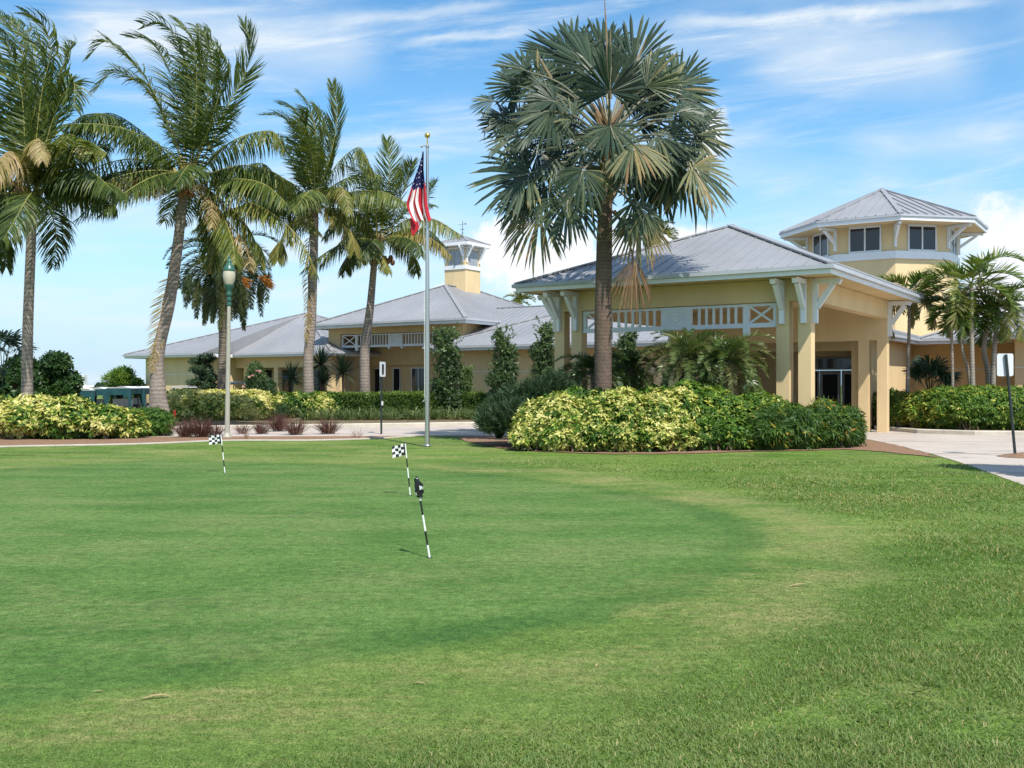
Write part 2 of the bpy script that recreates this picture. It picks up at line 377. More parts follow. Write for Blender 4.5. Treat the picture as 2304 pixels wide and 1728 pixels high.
def rosette(g,c,n,L,w,elev=(10,85),droop=.3,tint=.4,tv=.15,mat=0,segs=3,r0=.03,wind=(0,0,0),Lv=.3):
    c=np.asarray(c,float); az=rng.uniform(0,2*math.pi,n); el=np.radians(rng.uniform(*elev,n))
    d=np.stack([np.cos(az)*np.cos(el),np.sin(az)*np.cos(el),np.sin(el)],1)
    W=np.cross(d,np.array([0,0,1.]))+rng.normal(0,.3,(n,3))
    pos=c+np.stack([np.cos(az),np.sin(az),np.zeros(n)],1)*r0*rng.random(n)[:,None]
    blades(g,pos,d,w*rng.uniform(.7,1.2,n),L*rng.uniform(1-Lv,1+Lv*.4,n),W,droop*(.4+1.2*rng.random(n)),wind,segs,mat,np.clip(tint+rng.normal(0,tv,n),0,1))

def trunk(pts,rs,mat,parent,name='trunk',seg=14,n=60,bump=.02,pitch=.11,origin=None):
    P=spline(pts,n); s=np.linspace(0,1,n); ln=np.linalg.norm(np.diff(P,axis=0),axis=1).sum()
    r=np.interp(s,np.linspace(0,1,len(rs)),rs)
    n2=max(n,int(ln/pitch)*3); s2=np.linspace(0,1,n2); P=np.stack([np.interp(s2,s,P[:,k]) for k in range(3)],1); r=np.interp(s2,s,r)
    saw=(np.arange(n2)%3)/2.0
    r=r*(1-bump*saw+rng.normal(0,bump*.3,n2))
    g=G(); g.tube(P,r,seg)
    return g.build(name,mat,parent,smooth=True)

def local(parent,pts): return np.asarray(pts,float)-np.array(parent.location)

# coconut palm: every frond is one of its parts
def coconut(label,base,trunkpts,trunkr,hub,fronds,name='coconut_palm',dead=(),nuts=(),fill=6,Y=None,wind=(-.16,0,0),seed=1,ln=.95):
    global rng
    keep=rng; rng=np.random.default_rng(seed)
    R=root(name,label,'palm tree',tuple(base),group='coconut palms along the clubhouse drive')
    trunk(local(R,trunkpts),trunkr,M['palm_bark'],R)
    hubL=local(R,[hub])[0]
    g=G()                                                    # fibrous bases of the leaf stalks
    for i in range(14):
        az=rng.uniform(0,6.28); el=rng.uniform(.5,1.3); d=np.array([math.cos(az)*math.cos(el),math.sin(az)*math.cos(el),math.sin(el)])
        g.tube([hubL-np.array([0,0,.55+.2*rng.random()])+d*.08,hubL-np.array([0,0,.2])+d*.25,hubL+d*rng.uniform(.4,.7)],[.09,.07,.03],6,0,rng.uniform(.55,1))
    g.build('leaf_base',M['coco_rib'],R)
    for (poly,dy,kw) in fronds:
        P=local(R,poly); g=G(); a=dict(n=96,Lmax=ln*1.2,wid=.052,tint=.38,wind=wind,droop=.45,roll=rng.normal(0,.3)); a.update(kw)
        feather(g,P,**a); o=g.build('frond',[M['coco_leaf'],M['coco_rib']],R)
        if a['tint']>.75: o['label']='dry tan frond'
    for i in range(fill):                                    # fronds pointing towards and away from the viewer
        az=(1.57 if i%2 else -1.57)+rng.normal(0,.75)
        if i%3==2: az=rng.uniform(0,6.28)
        L=rng.uniform(3.6,4.8); e0=rng.uniform(.0,1.2) if i%3 else rng.uniform(-.1,.3)
        P=[hubL]; p=hubL.copy(); e=e0
        for k in range(5):
            p=p+np.array([math.cos(az)*math.cos(e)-.10*k,math.sin(az)*math.cos(e),math.sin(e)])*L/5; e-=.22; P.append(p.copy())
        g=G(); feather(g,P,n=84,Lmax=ln*1.1,wid=.05,tint=rng.uniform(.15,.5),wind=wind,droop=.9,grav=.6 if e0<.7 else .1,a0=60,a1=75,roll=rng.normal(0,.3)); g.build('frond',[M['coco_leaf'],M['coco_rib']],R)
    for (poly,kw) in dead:
        g=G(); a=dict(n=46,Lmax=.55,wid=.04,tint=.93,tv=.07,droop=1.1,wind=(-.05,0,0),lift=-.2,clump=.15); a.update(kw)
        feather(g,local(R,poly),**a); o=g.build('frond',[M['coco_leaf'],M['coco_rib']],R); o['label']='dry tan frond hanging down'
    for q in nuts:
        g=G(); c=local(R,[q])[0]; g.lathe([(.001,-.15),(.07,-.12),(.115,-.02),(.11,.06),(.06,.13),(.001,.15)],c,10); g.build('coconut',M['coconut'],R,smooth=True)
    rng=keep
    return R
# ------------------------------------------------------------------ camera, light, sky
cam=bpy.data.cameras.new('camera'); cam.sensor_width=36; cam.lens=36*F/2304; cam.clip_end=9000; cam.clip_start=.1
co=bpy.data.objects.new('camera',cam); COL.objects.link(co); co.location=(0,0,CAMH); co.rotation_euler=(rad(90)+math.atan(2/F),0,0); scene.camera=co
SUN_EL=rad(55); SAZ=math.atan2(.39,-.92)
sd=Vector((math.sin(SAZ)*math.cos(SUN_EL),math.cos(SAZ)*math.cos(SUN_EL),math.sin(SUN_EL)))
sun=bpy.data.lights.new('sun','SUN'); sun.energy=4.2; sun.angle=rad(.53); sun.color=(1,.95,.87)
so=bpy.data.objects.new('sun',sun); COL.objects.link(so); so.rotation_euler=(-sd).to_track_quat('-Z','Y').to_euler(); so.location=(20,-40,60)
vs=scene.view_settings; vs.view_transform='Standard'; vs.look='None'; vs.gamma=1; vs.use_curve_mapping=False; vs.exposure=.5
w=bpy.data.worlds.new('World'); scene.world=w; w.use_nodes=True; nt=w.node_tree; nt.nodes.clear()
scene.cycles.use_denoising=True; scene.cycles.denoiser='OPENIMAGEDENOISE'; scene.cycles.denoising_prefilter='NONE'; scene.cycles.denoising_input_passes='RGB_ALBEDO_NORMAL'; scene.cycles.use_adaptive_sampling=False; scene.cycles.sample_clamp_indirect=4; scene.cycles.diffuse_bounces=2; scene.cycles.glossy_bounces=2; scene.cycles.transmission_bounces=4; scene.cycles.max_bounces=6
wo=nt.nodes.new('ShaderNodeOutputWorld'); bg=nt.nodes.new('ShaderNodeBackground'); nt.links.new(bg.outputs[0],wo.inputs[0]); bg.inputs[1].default_value=.14
sk=nt.nodes.new('ShaderNodeTexSky'); sk.sky_type='NISHITA'; sk.sun_disc=False; sk.sun_elevation=SUN_EL; sk.sun_rotation=SAZ
sk.air_density=1.0; sk.dust_density=.3; sk.ozone_density=2.2
def MA(op,a,b=None,c=None,clamp=False):
    n=nt.nodes.new('ShaderNodeMath'); n.operation=op; n.use_clamp=clamp
    for i,x in enumerate((a,b,c)):
        if x is None: continue
        if np.isscalar(x): n.inputs[i].default_value=float(x)
        else: nt.links.new(x,n.inputs[i])
    return n.outputs[0]
tc=nt.nodes.new('ShaderNodeTexCoord'); sp=nt.nodes.new('ShaderNodeSeparateXYZ'); nt.links.new(tc.outputs['Generated'],sp.inputs[0])
az=MA('ARCTAN2',sp.outputs[0],sp.outputs[1]); el=MA('ARCSINE',sp.outputs[2])
def wnoise(sx,sy,scale,detail=6,rough=.6,dist=0.,shear=0.,off=0.):
    c=nt.nodes.new('ShaderNodeCombineXYZ')
    nt.links.new(MA('MULTIPLY',az,sx),c.inputs[0]); nt.links.new(MA('MULTIPLY',MA('SUBTRACT',el,MA('MULTIPLY',az,shear)),sy),c.inputs[1]); c.inputs[2].default_value=off
    n=nt.nodes.new('ShaderNodeTexNoise'); n.inputs['Scale'].default_value=scale; n.inputs['Detail'].default_value=detail; n.inputs['Roughness'].default_value=rough; n.inputs['Distortion'].default_value=dist
    nt.links.new(c.outputs[0],n.inputs['Vector']); return n.outputs[0]
def mr(x,a,b,c=0,d=1):
    n=nt.nodes.new('ShaderNodeMapRange'); n.interpolation_type='SMOOTHSTEP'; nt.links.new(x,n.inputs[0])
    for i,q in enumerate((a,b,c,d)): n.inputs[i+1].default_value=q
    return n.outputs[0]
streak=mr(wnoise(2.2,17,1.6,9,.66,.9,.10),.42,.76)
soft=mr(wnoise(2.0,6.5,1.1,5,.55,.3,.05,3.1),.40,.72)
fine=mr(wnoise(5,26,1.5,8,.65,.4,.13,7.7),.42,.8)
cir=MA('ADD',MA('MULTIPLY',soft,.50),MA('MULTIPLY',MA('MULTIPLY',streak,MA('ADD',MA('MULTIPLY',fine,.8),.5)),.85))
def trail(u0,v0,u1,v1,wd,amp):                      # thin cirrus bands
    a0=math.atan((u0-CX)/F); a1=math.atan((u1-CX)/F); e0=math.atan((CY-v0)/F*math.cos(a0)); e1=math.atan((CY-v1)/F*math.cos(a1))
    k=(e1-e0)/(a1-a0)
    line=MA('ADD',MA('MULTIPLY',MA('SUBTRACT',az,a0),k),e0)
    dd=MA('ABSOLUTE',MA('ADD',MA('SUBTRACT',el,line),MA('MULTIPLY',MA('SUBTRACT',wnoise(14,40,1,5,.6,.2,0,u0),.5),.022)))
    s=mr(dd,0,wd/F,1,0)
    m=MA('MULTIPLY',mr(az,a0,a0+.06),mr(az,a1-.06,a1,1,0)); return MA('MULTIPLY',MA('MULTIPLY',s,m),amp)
for tr in ((850,108,1260,52,16,.55),(700,48,1200,0,22,.5),(1450,48,2304,-6,20,.5),(1650,120,2260,140,110,.42),(100,60,900,110,110,.5),(1850,330,2400,300,60,.3)):
    cir=MA('ADD',cir,trail(*tr))
cir=MA('MINIMUM',cir,.92)
puff=None
wob=MA('SUBTRACT',wnoise(26,26,1,6,.62),.5); wob2=MA('SUBTRACT',wnoise(8,8,1,3,.5,0,0,5.),.5)
for (u,v,ru,rv) in ((2345,560,150,130),(2270,640,110,90),(2330,690,170,70),(1130,570,80,80),(1200,610,110,75),(1290,590,110,85),(1390,560,80,80),(1500,545,80,45),(1590,300,42,60),(1590,545,80,40),(1010,660,50,26),(1150,520,60,40)):
    a=math.atan((u-CX)/F); e=math.atan((CY-v)/F*math.cos(a))
    dx=MA('MULTIPLY',MA('SUBTRACT',az,a),F/ru); dy=MA('MULTIPLY',MA('SUBTRACT',el,e),F/rv)
    d=MA('SQRT',MA('ADD',MA('MULTIPLY',dx,dx),MA('MULTIPLY',dy,dy)))
    val=MA('SUBTRACT',1.05,d); puff=val if puff is None else MA('MAXIMUM',puff,val)
puff=mr(MA('ADD',MA('ADD',puff,MA('MULTIPLY',wob,1.9)),MA('MULTIPLY',wob2,.8)),-.05,.5)
lowh=mr(el,-.02,.24,1,0)                             # air thickens to white towards the horizon
hs=nt.nodes.new('ShaderNodeHueSaturation'); hs.inputs['Saturation'].default_value=1.25; hs.inputs['Value'].default_value=1.0; hs.inputs['Hue'].default_value=.492; nt.links.new(sk.outputs[0],hs.inputs['Color'])
def wmix(f,a,b):
    m=nt.nodes.new('ShaderNodeMix'); m.data_type='RGBA'; nt.links.new(f,m.inputs[0]) if not np.isscalar(f) else None
    nt.links.new(a,m.inputs[6])
    if hasattr(b,'links'): nt.links.new(b,m.inputs[7])
    else: m.inputs[7].default_value=(*b,1)
    return m.outputs[2]
c1=wmix(MA('MULTIPLY',lowh,.92),hs.outputs[0],(1.95,3.5,4.85))
c2=wmix(cir,c1,(4.3,4.75,5.1))
c3=wmix(MA('MULTIPLY',puff,.93),c2,(5.3,5.4,5.6))
nt.links.new(c3,bg.inputs[0])
# ------------------------------------------------------------------ ground
def turf():
    """one turf material: rough, mown fringe, collar and green differ by cut, told apart by mesh attributes"""
    m,nt,out=newmat('turf'); b=nt.nodes.new('ShaderNodeBsdfPrincipled'); b.inputs['Roughness'].default_value=.8; b.inputs['Specular IOR Level'].default_value=.12
    tc=nt.nodes.new('ShaderNodeTexCoord'); vec=tc.outputs['Object']
    n1=noise(nt,.28,5,.6,vec=vec,dist=.6); n2=noise(nt,1.7,6,.65,vec=vec,dist=.3,mscale=(.8,1.25,1)); n3=noise(nt,11,9,.86,vec=vec); n4=noise(nt,55,6,.9,vec=vec); ns=noise(nt,1.0,5,.6,vec=vec,mscale=(.16,1.3,1))
    big=mixc(nt,.45,n1.outputs[0],n2.outputs[0]); big=mixc(nt,.30,big,ns.outputs[0]); fine=mixc(nt,.5,n3.outputs[0],n4.outputs[0])
    def layer(lo,mid,hi,fw,dry,amt,c0=.45,c1=.55):
        ma=mixc(nt,fw,big,fine); r=ramp(nt,ma,[(c0,lo),(.5,mid),(c1,hi)])
        d1=noise(nt,.62,6,.66,vec=vec,dist=.5,mscale=(.7,1.3,1)); d2=noise(nt,7,6,.75,vec=vec,mscale=(.6,1.4,1))
        dm=mixc(nt,.45,d1.outputs[0],d2.outputs[0]); dr=ramp(nt,dm,[(.49,0.0),(.61,amt)]); return mixc(nt,dr.outputs[0],r.outputs[0],dry)
    rough=layer((.056,.116,.018),(.098,.168,.027),(.150,.216,.046),.50,(.27,.25,.105),.62)
    fringe=layer((.070,.134,.025),(.104,.170,.034),(.140,.198,.048),.40,(.27,.235,.10),.66)
    collar=layer((.036,.096,.019),(.054,.122,.025),(.076,.146,.034),.42,(.16,.20,.065),.35)
    green=layer((.056,.126,.025),(.082,.156,.034),(.112,.184,.048),.42,(.18,.205,.08),.5)
    def at_(n):
        q=nt.nodes.new('ShaderNodeAttribute'); q.attribute_name=n; return q.outputs['Fac']
    c=mixc(nt,at_('m_fringe'),rough,fringe); dq=ramp(nt,fine,[(.44,.12),(.60,1.0)]); dm_=nt.nodes.new('ShaderNodeMath'); dm_.operation='MULTIPLY'; nt.links.new(at_('m_dry'),dm_.inputs[0]); nt.links.new(dq.outputs[0],dm_.inputs[1]); c=mixc(nt,dm_.outputs[0],c,(.26,.23,.095)); c=mixc(nt,at_('m_collar'),c,collar); c=mixc(nt,at_('m_green'),c,green)
    fv=ramp(nt,fine,[(.41,.58),(.5,1.0),(.59,1.46)]); c=mixc(nt,1,c,fv.outputs[0],'MULTIPLY')
    nt.links.new(c,b.inputs['Base Color'])
    bp=nt.nodes.new('ShaderNodeBump'); bp.inputs['Strength'].default_value=.35; bp.inputs['Distance'].default_value=.02
    nt.links.new(fine,bp.inputs['Height']); nt.links.new(bp.outputs[0],b.inputs['Normal'])
    nt.links.new(b.outputs[0],out.inputs[0]); return m
M['lawn']=turf()
M['mulch']=plain('bark_mulch',(.25,.155,.10),.95,var=.5,scale=22,bump=.9,bscale=34,spec=.1)
M['bed']=plain('planting_soil',(.16,.13,.08),.95,var=.4,scale=3,bump=.6,bscale=30,spec=.1)

def sheet(name,pts,mat,z,kind='structure',zf=None,jit=0,n=0,sub=None):
    P=np.array([[p[0],p[1]] for p in pts],float)
    if n:
        Q=np.vstack([P,P[:1]]); P3=np.c_[Q,np.zeros(len(Q))]
        ext=np.vstack([P3[-3:-1],P3,P3[1:3]]); S=spline(ext,n+40)
        d0=np.argmin(np.linalg.norm(S[:n//2]-P3[0],axis=1)); d1=len(S)//2+np.argmin(np.linalg.norm(S[len(S)//2:]-P3[0],axis=1)); P=S[d0:d1,:2]
    if jit:
        Nn=np.roll(P,-1,0)-np.roll(P,1,0); Nn=nrm(np.c_[-Nn[:,1],Nn[:,0]]); q=np.c_[P,np.zeros(len(P))]
        P=P+Nn*(jit*(1.6*patch(q,2.0)+1.1*patch(q+7,6.0))+rng.normal(0,jit*.35,len(P)))[:,None]
    tri=geometry.tessellate_polygon([[Vector((x,y,0)) for x,y in P]])
    g=G(); zz=np.array([z if zf is None else zf(x,y) for x,y in P])
    g.add(np.c_[P,zz],np.array(tri),0)
    o=g.build(name,mat); 
    if kind: o['kind']=kind
    return o
def inset(P,d):
    P=np.array([[p[0],p[1]] for p in P],float); T=np.roll(P,-1,0)-np.roll(P,1,0); T=nrm(T); Nn=np.c_[-T[:,1],T[:,0]]
    c=P.mean(0); A=np.sum((np.roll(P,-1,0)[:,0]-P[:,0])*(np.roll(P,-1,0)[:,1]+P[:,1]))
    return P+Nn*d*(1 if A<0 else -1)
g=G(); g.add([(-1500,-300,-.004),(1500,-300,-.004),(1500,3000,-.004),(-1500,3000,-.004)],[(0,1,2,3)]); lawn=g.build('lawn',M['lawn']); lawn['kind']='structure'
px2=lambda L,z=0: [gr(u,v,z)[:2] for u,v in L]
green_px=[(0,1034),(300,1034),(600,1041),(800,1047),(1000,1060),(1150,1072),(1300,1090),(1450,1112),(1590,1144),(1690,1178),(1733,1212),(1715,1250),(1640,1300),(1500,1352),(1250,1410),(1000,1452),(700,1496),(400,1542),(150,1580),(0,1605)]
fringe_px=[(0,1018),(300,1018),(600,1022),(800,1027),(1000,1038),(1300,1062),(1500,1085),(1690,1118),(1850,1160),(1960,1212),(2020,1270),(2002,1320),(1910,1390),(1700,1490),(1450,1572),(1200,1635),(900,1705),(700,1760),(400,1840),(0,1960)]
GP=px2(green_px)+[(-6,3.4),(-11,3.0),(-17,8),(-19,15),(-16.5,21)]
FP=px2(fringe_px)+[(-6,1.9),(-12,1.5),(-19,6),(-21,15),(-18.5,23)]
def smooth_poly(P,n):
    P=np.array([[p[0],p[1]] for p in P],float); Q=np.c_[np.vstack([P[-3:],P,P[:3]]),np.zeros(len(P)+6)]; S=spline(Q,n); return S[int(n*.03):int(n*.97),:2]
def inside(P,x,y):
    P=np.asarray(P)[:, :2]; r=np.zeros(len(x),bool); j=len(P)-1
    for i in range(len(P)):
        xi,yi=P[i]; xj,yj=P[j]; c=((yi>y)!=(yj>y))&(x<(xj-xi)*(y-yi)/(yj-yi+1e-12)+xi); r^=c; j=i
    return r
def sdist(P,x,y):
    P=np.asarray(P)[:, :2]; A=P; B=np.roll(P,-1,0); d=np.full(len(x),1e9)
    for a_,b_ in zip(A,B):
        e=b_-a_; L2=e@e+1e-12; t=np.clip(((x-a_[0])*e[0]+(y-a_[1])*e[1])/L2,0,1); d=np.minimum(d,np.hypot(x-a_[0]-t*e[0],y-a_[1]-t*e[1]))
    return np.where(inside(P,x,y),d,-d)
def sm(x,a,b): t=np.clip((x-a)/(b-a),0,1); return t*t*(3-2*t)
GS=smooth_poly(GP,260); FS=smooth_poly(FP,260)
nr,nc=230,240; yy=3.0*(26/3.0)**np.linspace(0,1,nr); kk=np.linspace(-1.05,.62,nc); YY,KK=np.meshgrid(yy,kk,indexing='ij'); X_=(YY*KK).ravel(); Y_=YY.ravel()
dG=sdist(GS,X_,Y_); dF=sdist(FS,X_,Y_); q=np.c_[X_,Y_,0*X_]; wob=.10*patch(q,1.3)+.07*patch(q+4,4.2)+rng.normal(0,.03,len(X_))
mg=sm(dG+wob,.38,.66); mc=sm(dG+wob,-.16,.14)*np.clip(.85+.5*patch(q+9,.45),.45,1); mf=sm(dF+1.6*wob,-.35,.35)
f=np.array([(i*nc+j,i*nc+j+1,(i+1)*nc+j+1,(i+1)*nc+j) for i in range(nr-1) for j in range(nc-1)]); ok=(dF[f]>-.9).any(1)
g=G(); g.add(np.c_[X_,Y_,np.full(len(X_),.004)],f[ok]); pg=g.build('putting_green',M['lawn']); pg['kind']='structure'
for nm,val in (('m_green',mg),('m_collar',mc),('m_fringe',mf),('m_dry',np.exp(-((dF+.8*wob-.42)/.34)**2)*np.clip(.42+.6*patch(q+2,2.6)+.25*patch(q,7),0,.8)*sm(X_,.2,2.2)+np.exp(-((dG+.45+wob)/.3)**2)*np.clip(.1+.6*patch(q+6,2.2),0,.6)*sm(X_,.4,2.))):
    t_=pg.data.attributes.new(nm,'FLOAT','POINT'); t_.data.foreach_set('value',val)

# road, kerbs and beds
road=[(-40,29),(-14,31.4),(-9,31.9),(-3.65,32.3),(-1,32.4),(1,32.3),(6,30.4),(10.3,31.2),(10.8,30.7),(10.55,27.7),(10.0,23.8),(9.6,21.6),(8.4,16.4),(7.4,12.2),(7.0,8),(60,4),(60,34),(30,31.5),(16.7,32.6),(13.95,33.75),(13.6,35.9),(13.4,37),(13,42),(5,46),(-1.1,40.7),(-10.4,37.2),(-16,35.4),(-40,30)]
sheet('driveway',road,M['concrete'],.006)
# expansion joints are part of the slab: thin dark gaps
gj=G()
for k in range(0,3):
    s=k*5.2+1; a=np.array([12.9,30.0])+np.array([-.05,-1.])*s
    gj.bar((a[0]-4.8+.35*k*0,a[1]+.2,.009),(a[0]+9,a[1]-.6,.009),.03,.002)
jm=plain('joint_filler',(.2,.18,.16),.9)
gjo=gj.build('paving_joint',jm); gjo['kind']='structure'
bedL=px2([(-260,1012),(0,1004),(300,998),(510,990),(700,990),(850,986),(925,981.5)])+[(-2.9,32.2),(-9,31.8),(-14,31.5),(-24,31)]
sheet('mulch_bed',bedL,M['mulch'],.012)
bedM=px2([(1030,985),(1075,999),(1150,1011),(1250,1018),(1400,1022),(1550,1021),(1700,1016),(1840,1014),(1905,1012),(2000,1018),(2110,1029),(2050,1011),(2007,1001),(1942,988)])+[(10.2,31.0),(7.5,29.2),(6,30.3),(3,31.8),(1,32.2),(-.9,32.3)]
sheet('mulch_bed.001',bedM,M['mulch'],.012,n=360,jit=.05)
def kerb(name,pts,w,h,z0=0,mat=None,n=40):
    P=spline([(x,y,0) for x,y in pts],n); T=nrm(np.gradient(P,axis=0)); S=np.c_[-T[:,1],T[:,0],np.zeros(len(P))]
    v=[];f=[]
    for k in range(n):
        for o,z in ((-w/2,z0),(-w/2,z0+h*.8),(-w/2+.03,z0+h),(w/2-.03,z0+h),(w/2,z0+h*.8),(w/2,z0)): v.append((P[k]+S[k]*o)*[1,1,0]+[0,0,z])
    for k in range(n-1):
        for j in range(5): f.append((k*6+j,k*6+j+1,(k+1)*6+j+1,(k+1)*6+j))
    g=G(); g.add(v,f); g.add(v[:6],[list(range(6))]); g.add(v[-6:],[list(range(6))])
    o=g.build(name,mat or M['kerb']); o['kind']='structure'; return o
kerb('kerb',px2([(-260,1014),(0,1006),(300,1000),(510,992),(700,991.5),(850,987),(930,982)]),.16,.035)
kerb('kerb.001',[(-40,30.2),(-16,35.5),(-10.4,37.3),(-1.1,40.8),(3.6,42.6)],.22,.15)
kerb('kerb.002',[(13.35,36.6),(13.6,35.9),(13.95,33.9),(15.0,33.2),(16.9,32.5),(30,31.4),(60,33.9)],.2,.15)
# planted terrace in front of the clubhouse, rising gently from the kerb
def zt(x,y):
    d=(y-(40.7+.36*(x+1.1))) ; return .14+.02*min(max(d,0),9)
terr=[(-40,30.3),(-16,35.6),(-10.4,37.4),(-1.1,40.9),(3.6,42.7),(1.5,48),(-8,54),(-30,68),(-60,60)]
rows=[]
g=G(); K=60
for k in range(K+1):
    x=-40+44*k/K; y0=np.interp(x,[-40,-16,-10.4,-1.1,3.6],[30.3,35.6,37.4,40.9,42.7])
    for j in range(10): rows.append((x,y0+j*2.6,.14+.045*j if j<5 else .32))
f=[(k*10+j,(k+1)*10+j,(k+1)*10+j+1,k*10+j+1) for k in range(K) for j in range(9)]
g.add(rows,f); o=g.build('planting_terrace',M['bed'],smooth=True); o['kind']='structure'
o=sheet('planting_bed',[(13.42,36.6),(13.7,35.95),(14.05,34.0),(15.05,33.3),(16.9,32.6),(30,31.5),(60,34),(60,60),(13.2,50),(13.3,37.5)],M['mulch'],.13)
# small mulch island round the right-hand sign post
g=G(); g.lathe([(.001,.12),(.15,.10),(.38,.06),(.62,.012)],(11.75,22.85,0),18); o=g.build('mulch_mound',M['mulch'],smooth=True); o['kind']='structure'
# ------------------------------------------------------------------ buildings, in the clubhouse's own axes: s to the left along the front, t back, z up
O2=(8.24348,25.79670,0); RZ=-rad(33.25)
Aw=np.array([-.83629,.54829]); Bw=np.array([.54829,.83629])
def W3(s,t,z=0): p=np.array(O2[:2])+s*Aw+t*Bw; return np.array([p[0],p[1],z])
def bx(g,s0,s1,t0,t1,z0,z1,mat=0): g.box((-max(s0,s1),min(t0,t1),z0),(-min(s0,s1),max(t0,t1),z1),mat)
def L3(p): return np.array([-p[0],p[1],p[2]],float)
def roof_faces(faces,g,spacing=.42,h=.026,w=.022):
    """each face: list of (s,t,z), first edge is the eave; seams run up the slope, clipped to the face"""
    for fc in faces:
        P=np.array([L3(p) for p in fc]); g.poly(P,0)
        e=nrm(P[1]-P[0]); n=nrm(np.cross(P[1]-P[0],P[2]-P[0])); 
        if n[2]<0: n=-n
        up=np.cross(n,e); 
        if up[2]<0: up=-up
        q=np.c_[(P-P[0])@e,(P-P[0])@up]
        a=q[:,0].min()+spacing*.5
        while a<q[:,0].max()-.05:
            ys=[]
            for i in range(len(q)):
                x0,y0=q[i]; x1,y1=q[(i+1)%len(q)]
                if (x0-a)*(x1-a)<0: ys.append(y0+(a-x0)/(x1-x0)*(y1-y0))
            if len(ys)>=2 and max(ys)-min(ys)>.15:
                g.bar(P[0]+e*a+up*min(ys)+n*h*.5,P[0]+e*a+up*max(ys)+n*h*.5,w,h,up=n,mat=0)
            a+=spacing
def hip(parent,s0,s1,t0,t1,z,slope,fasc=.24,spacing=.42,soff_in=.9,ridge=None,gutter=True,name='roof',bare=()):
    """hipped metal roof with eave corners at (s0..s1,t0..t1) and eave height z"""
    w,d=s1-s0,t1-t0; hw=min(w,d)/2; sm,tm=(s0+s1)/2,(t0+t1)/2
    if ridge: r0,r1=ridge
    elif w>=d: r0,r1=(s0+hw,tm),(s1-hw,tm)
    else: r0,r1=(sm,t0+hw),(sm,t1-hw)
    zr=z+slope*hw
    A,B,C_,D=(s1,t0,z),(s0,t0,z),(s0,t1,z),(s1,t1,z)
    R0,R1=(*r0,zr),(*r1,zr)
    pyr=abs(r0[0]-r1[0])+abs(r0[1]-r1[1])<.02
    if pyr: faces=[[A,B,R0],[B,C_,R0],[C_,D,R0],[D,A,R0]]; hips=[(A,R0),(B,R0),(C_,R0),(D,R0)]
    elif abs(r0[1]-r1[1])<.02:
        faces=[[A,B,R0,R1],[B,C_,R0],[C_,D,R1,R0],[D,A,R1]]; hips=[(A,R1),(B,R0),(C_,R0),(D,R1),(R0,R1)]
    else: faces=[[A,B,R0],[B,C_,R1,R0],[C_,D,R1],[D,A,R0,R1]]; hips=[(A,R0),(B,R0),(C_,R1),(D,R1),(R0,R1)]
    g=G(); roof_faces(faces,g,spacing)
    for p,q in hips:
        g.bar(L3(p)+[0,0,.03],L3(q)+[0,0,.03],.24,.05,mat=0)
    rf=g.build(name,M['roof'],parent)
    g=G(); th=.06
    zf=z-.035                                     # white fascia boards, butted at the corners
    bx(g,s0+.02,s1-.02,t0+.02,t0+.02+th,z-fasc,zf); bx(g,s0+.02,s1-.02,t1-.02-th,t1-.02,z-fasc,zf)
    bx(g,s0+.02,s0+.02+th,t0+.02+th,t1-.02-th,z-fasc,zf); bx(g,s1-.02-th,s1-.02,t0+.02+th,t1-.02-th,z-fasc,zf)
    g.build('fascia',M['white'],rf)
    if gutter:
        g=G(); gz0,gz1=z-.115,z-.008; o=.075
        bx(g,s0-o,s1+o,t0-o,t0+.017,gz0,gz1); bx(g,s0-o,s1+o,t1-.017,t1+o,gz0,gz1)
        bx(g,s0-o,s0+.017,t0+.017,t1-.017,gz0,gz1); bx(g,s1-.017,s1+o,t0+.017,t1-.017,gz0,gz1)
        g.build('gutter',M['gutter'],rf)
    g=G(); zs=z-fasc+.03
    bx(g,s0+.083,s1-.083,t0+.083,t1-.083,zs,zs+.02); g.build('soffit',M['stucco'],rf)
    return rf
def bracket(parent,s,t,ds,dt,z0,z1,out,wd=.13,name='bracket'):
    """white timber eave bracket on a wall point, reaching outwards along (ds,dt)"""
    g=G(); o=np.array([ds,dt])/math.hypot(ds,dt); pp=np.array([s,t])+o*(wd/2+.003)
    P=lambda k,z: L3((pp[0]+o[0]*k,pp[1]+o[1]*k,z))
    sd_=L3((o[0],o[1],0))
    g.bar(P(0,z0),P(0,z1),wd,wd,up=sd_)
    g.bar(P(.068,z1-.07),P(out,z1-.07),wd*.96,.13)
    a=P(.05,z0+(z1-z0)*.36); b=P(out*.80,z1-.14); m1=a*.66+b*.34+np.array([0,0,-.02]); 
    g.bar(a,b,wd*.9,.14)
    g.bar(P(out,z1-.14),P(out+.06,z1-.02),wd*1.05,.12)
    return g.build(name,M['white'],parent)
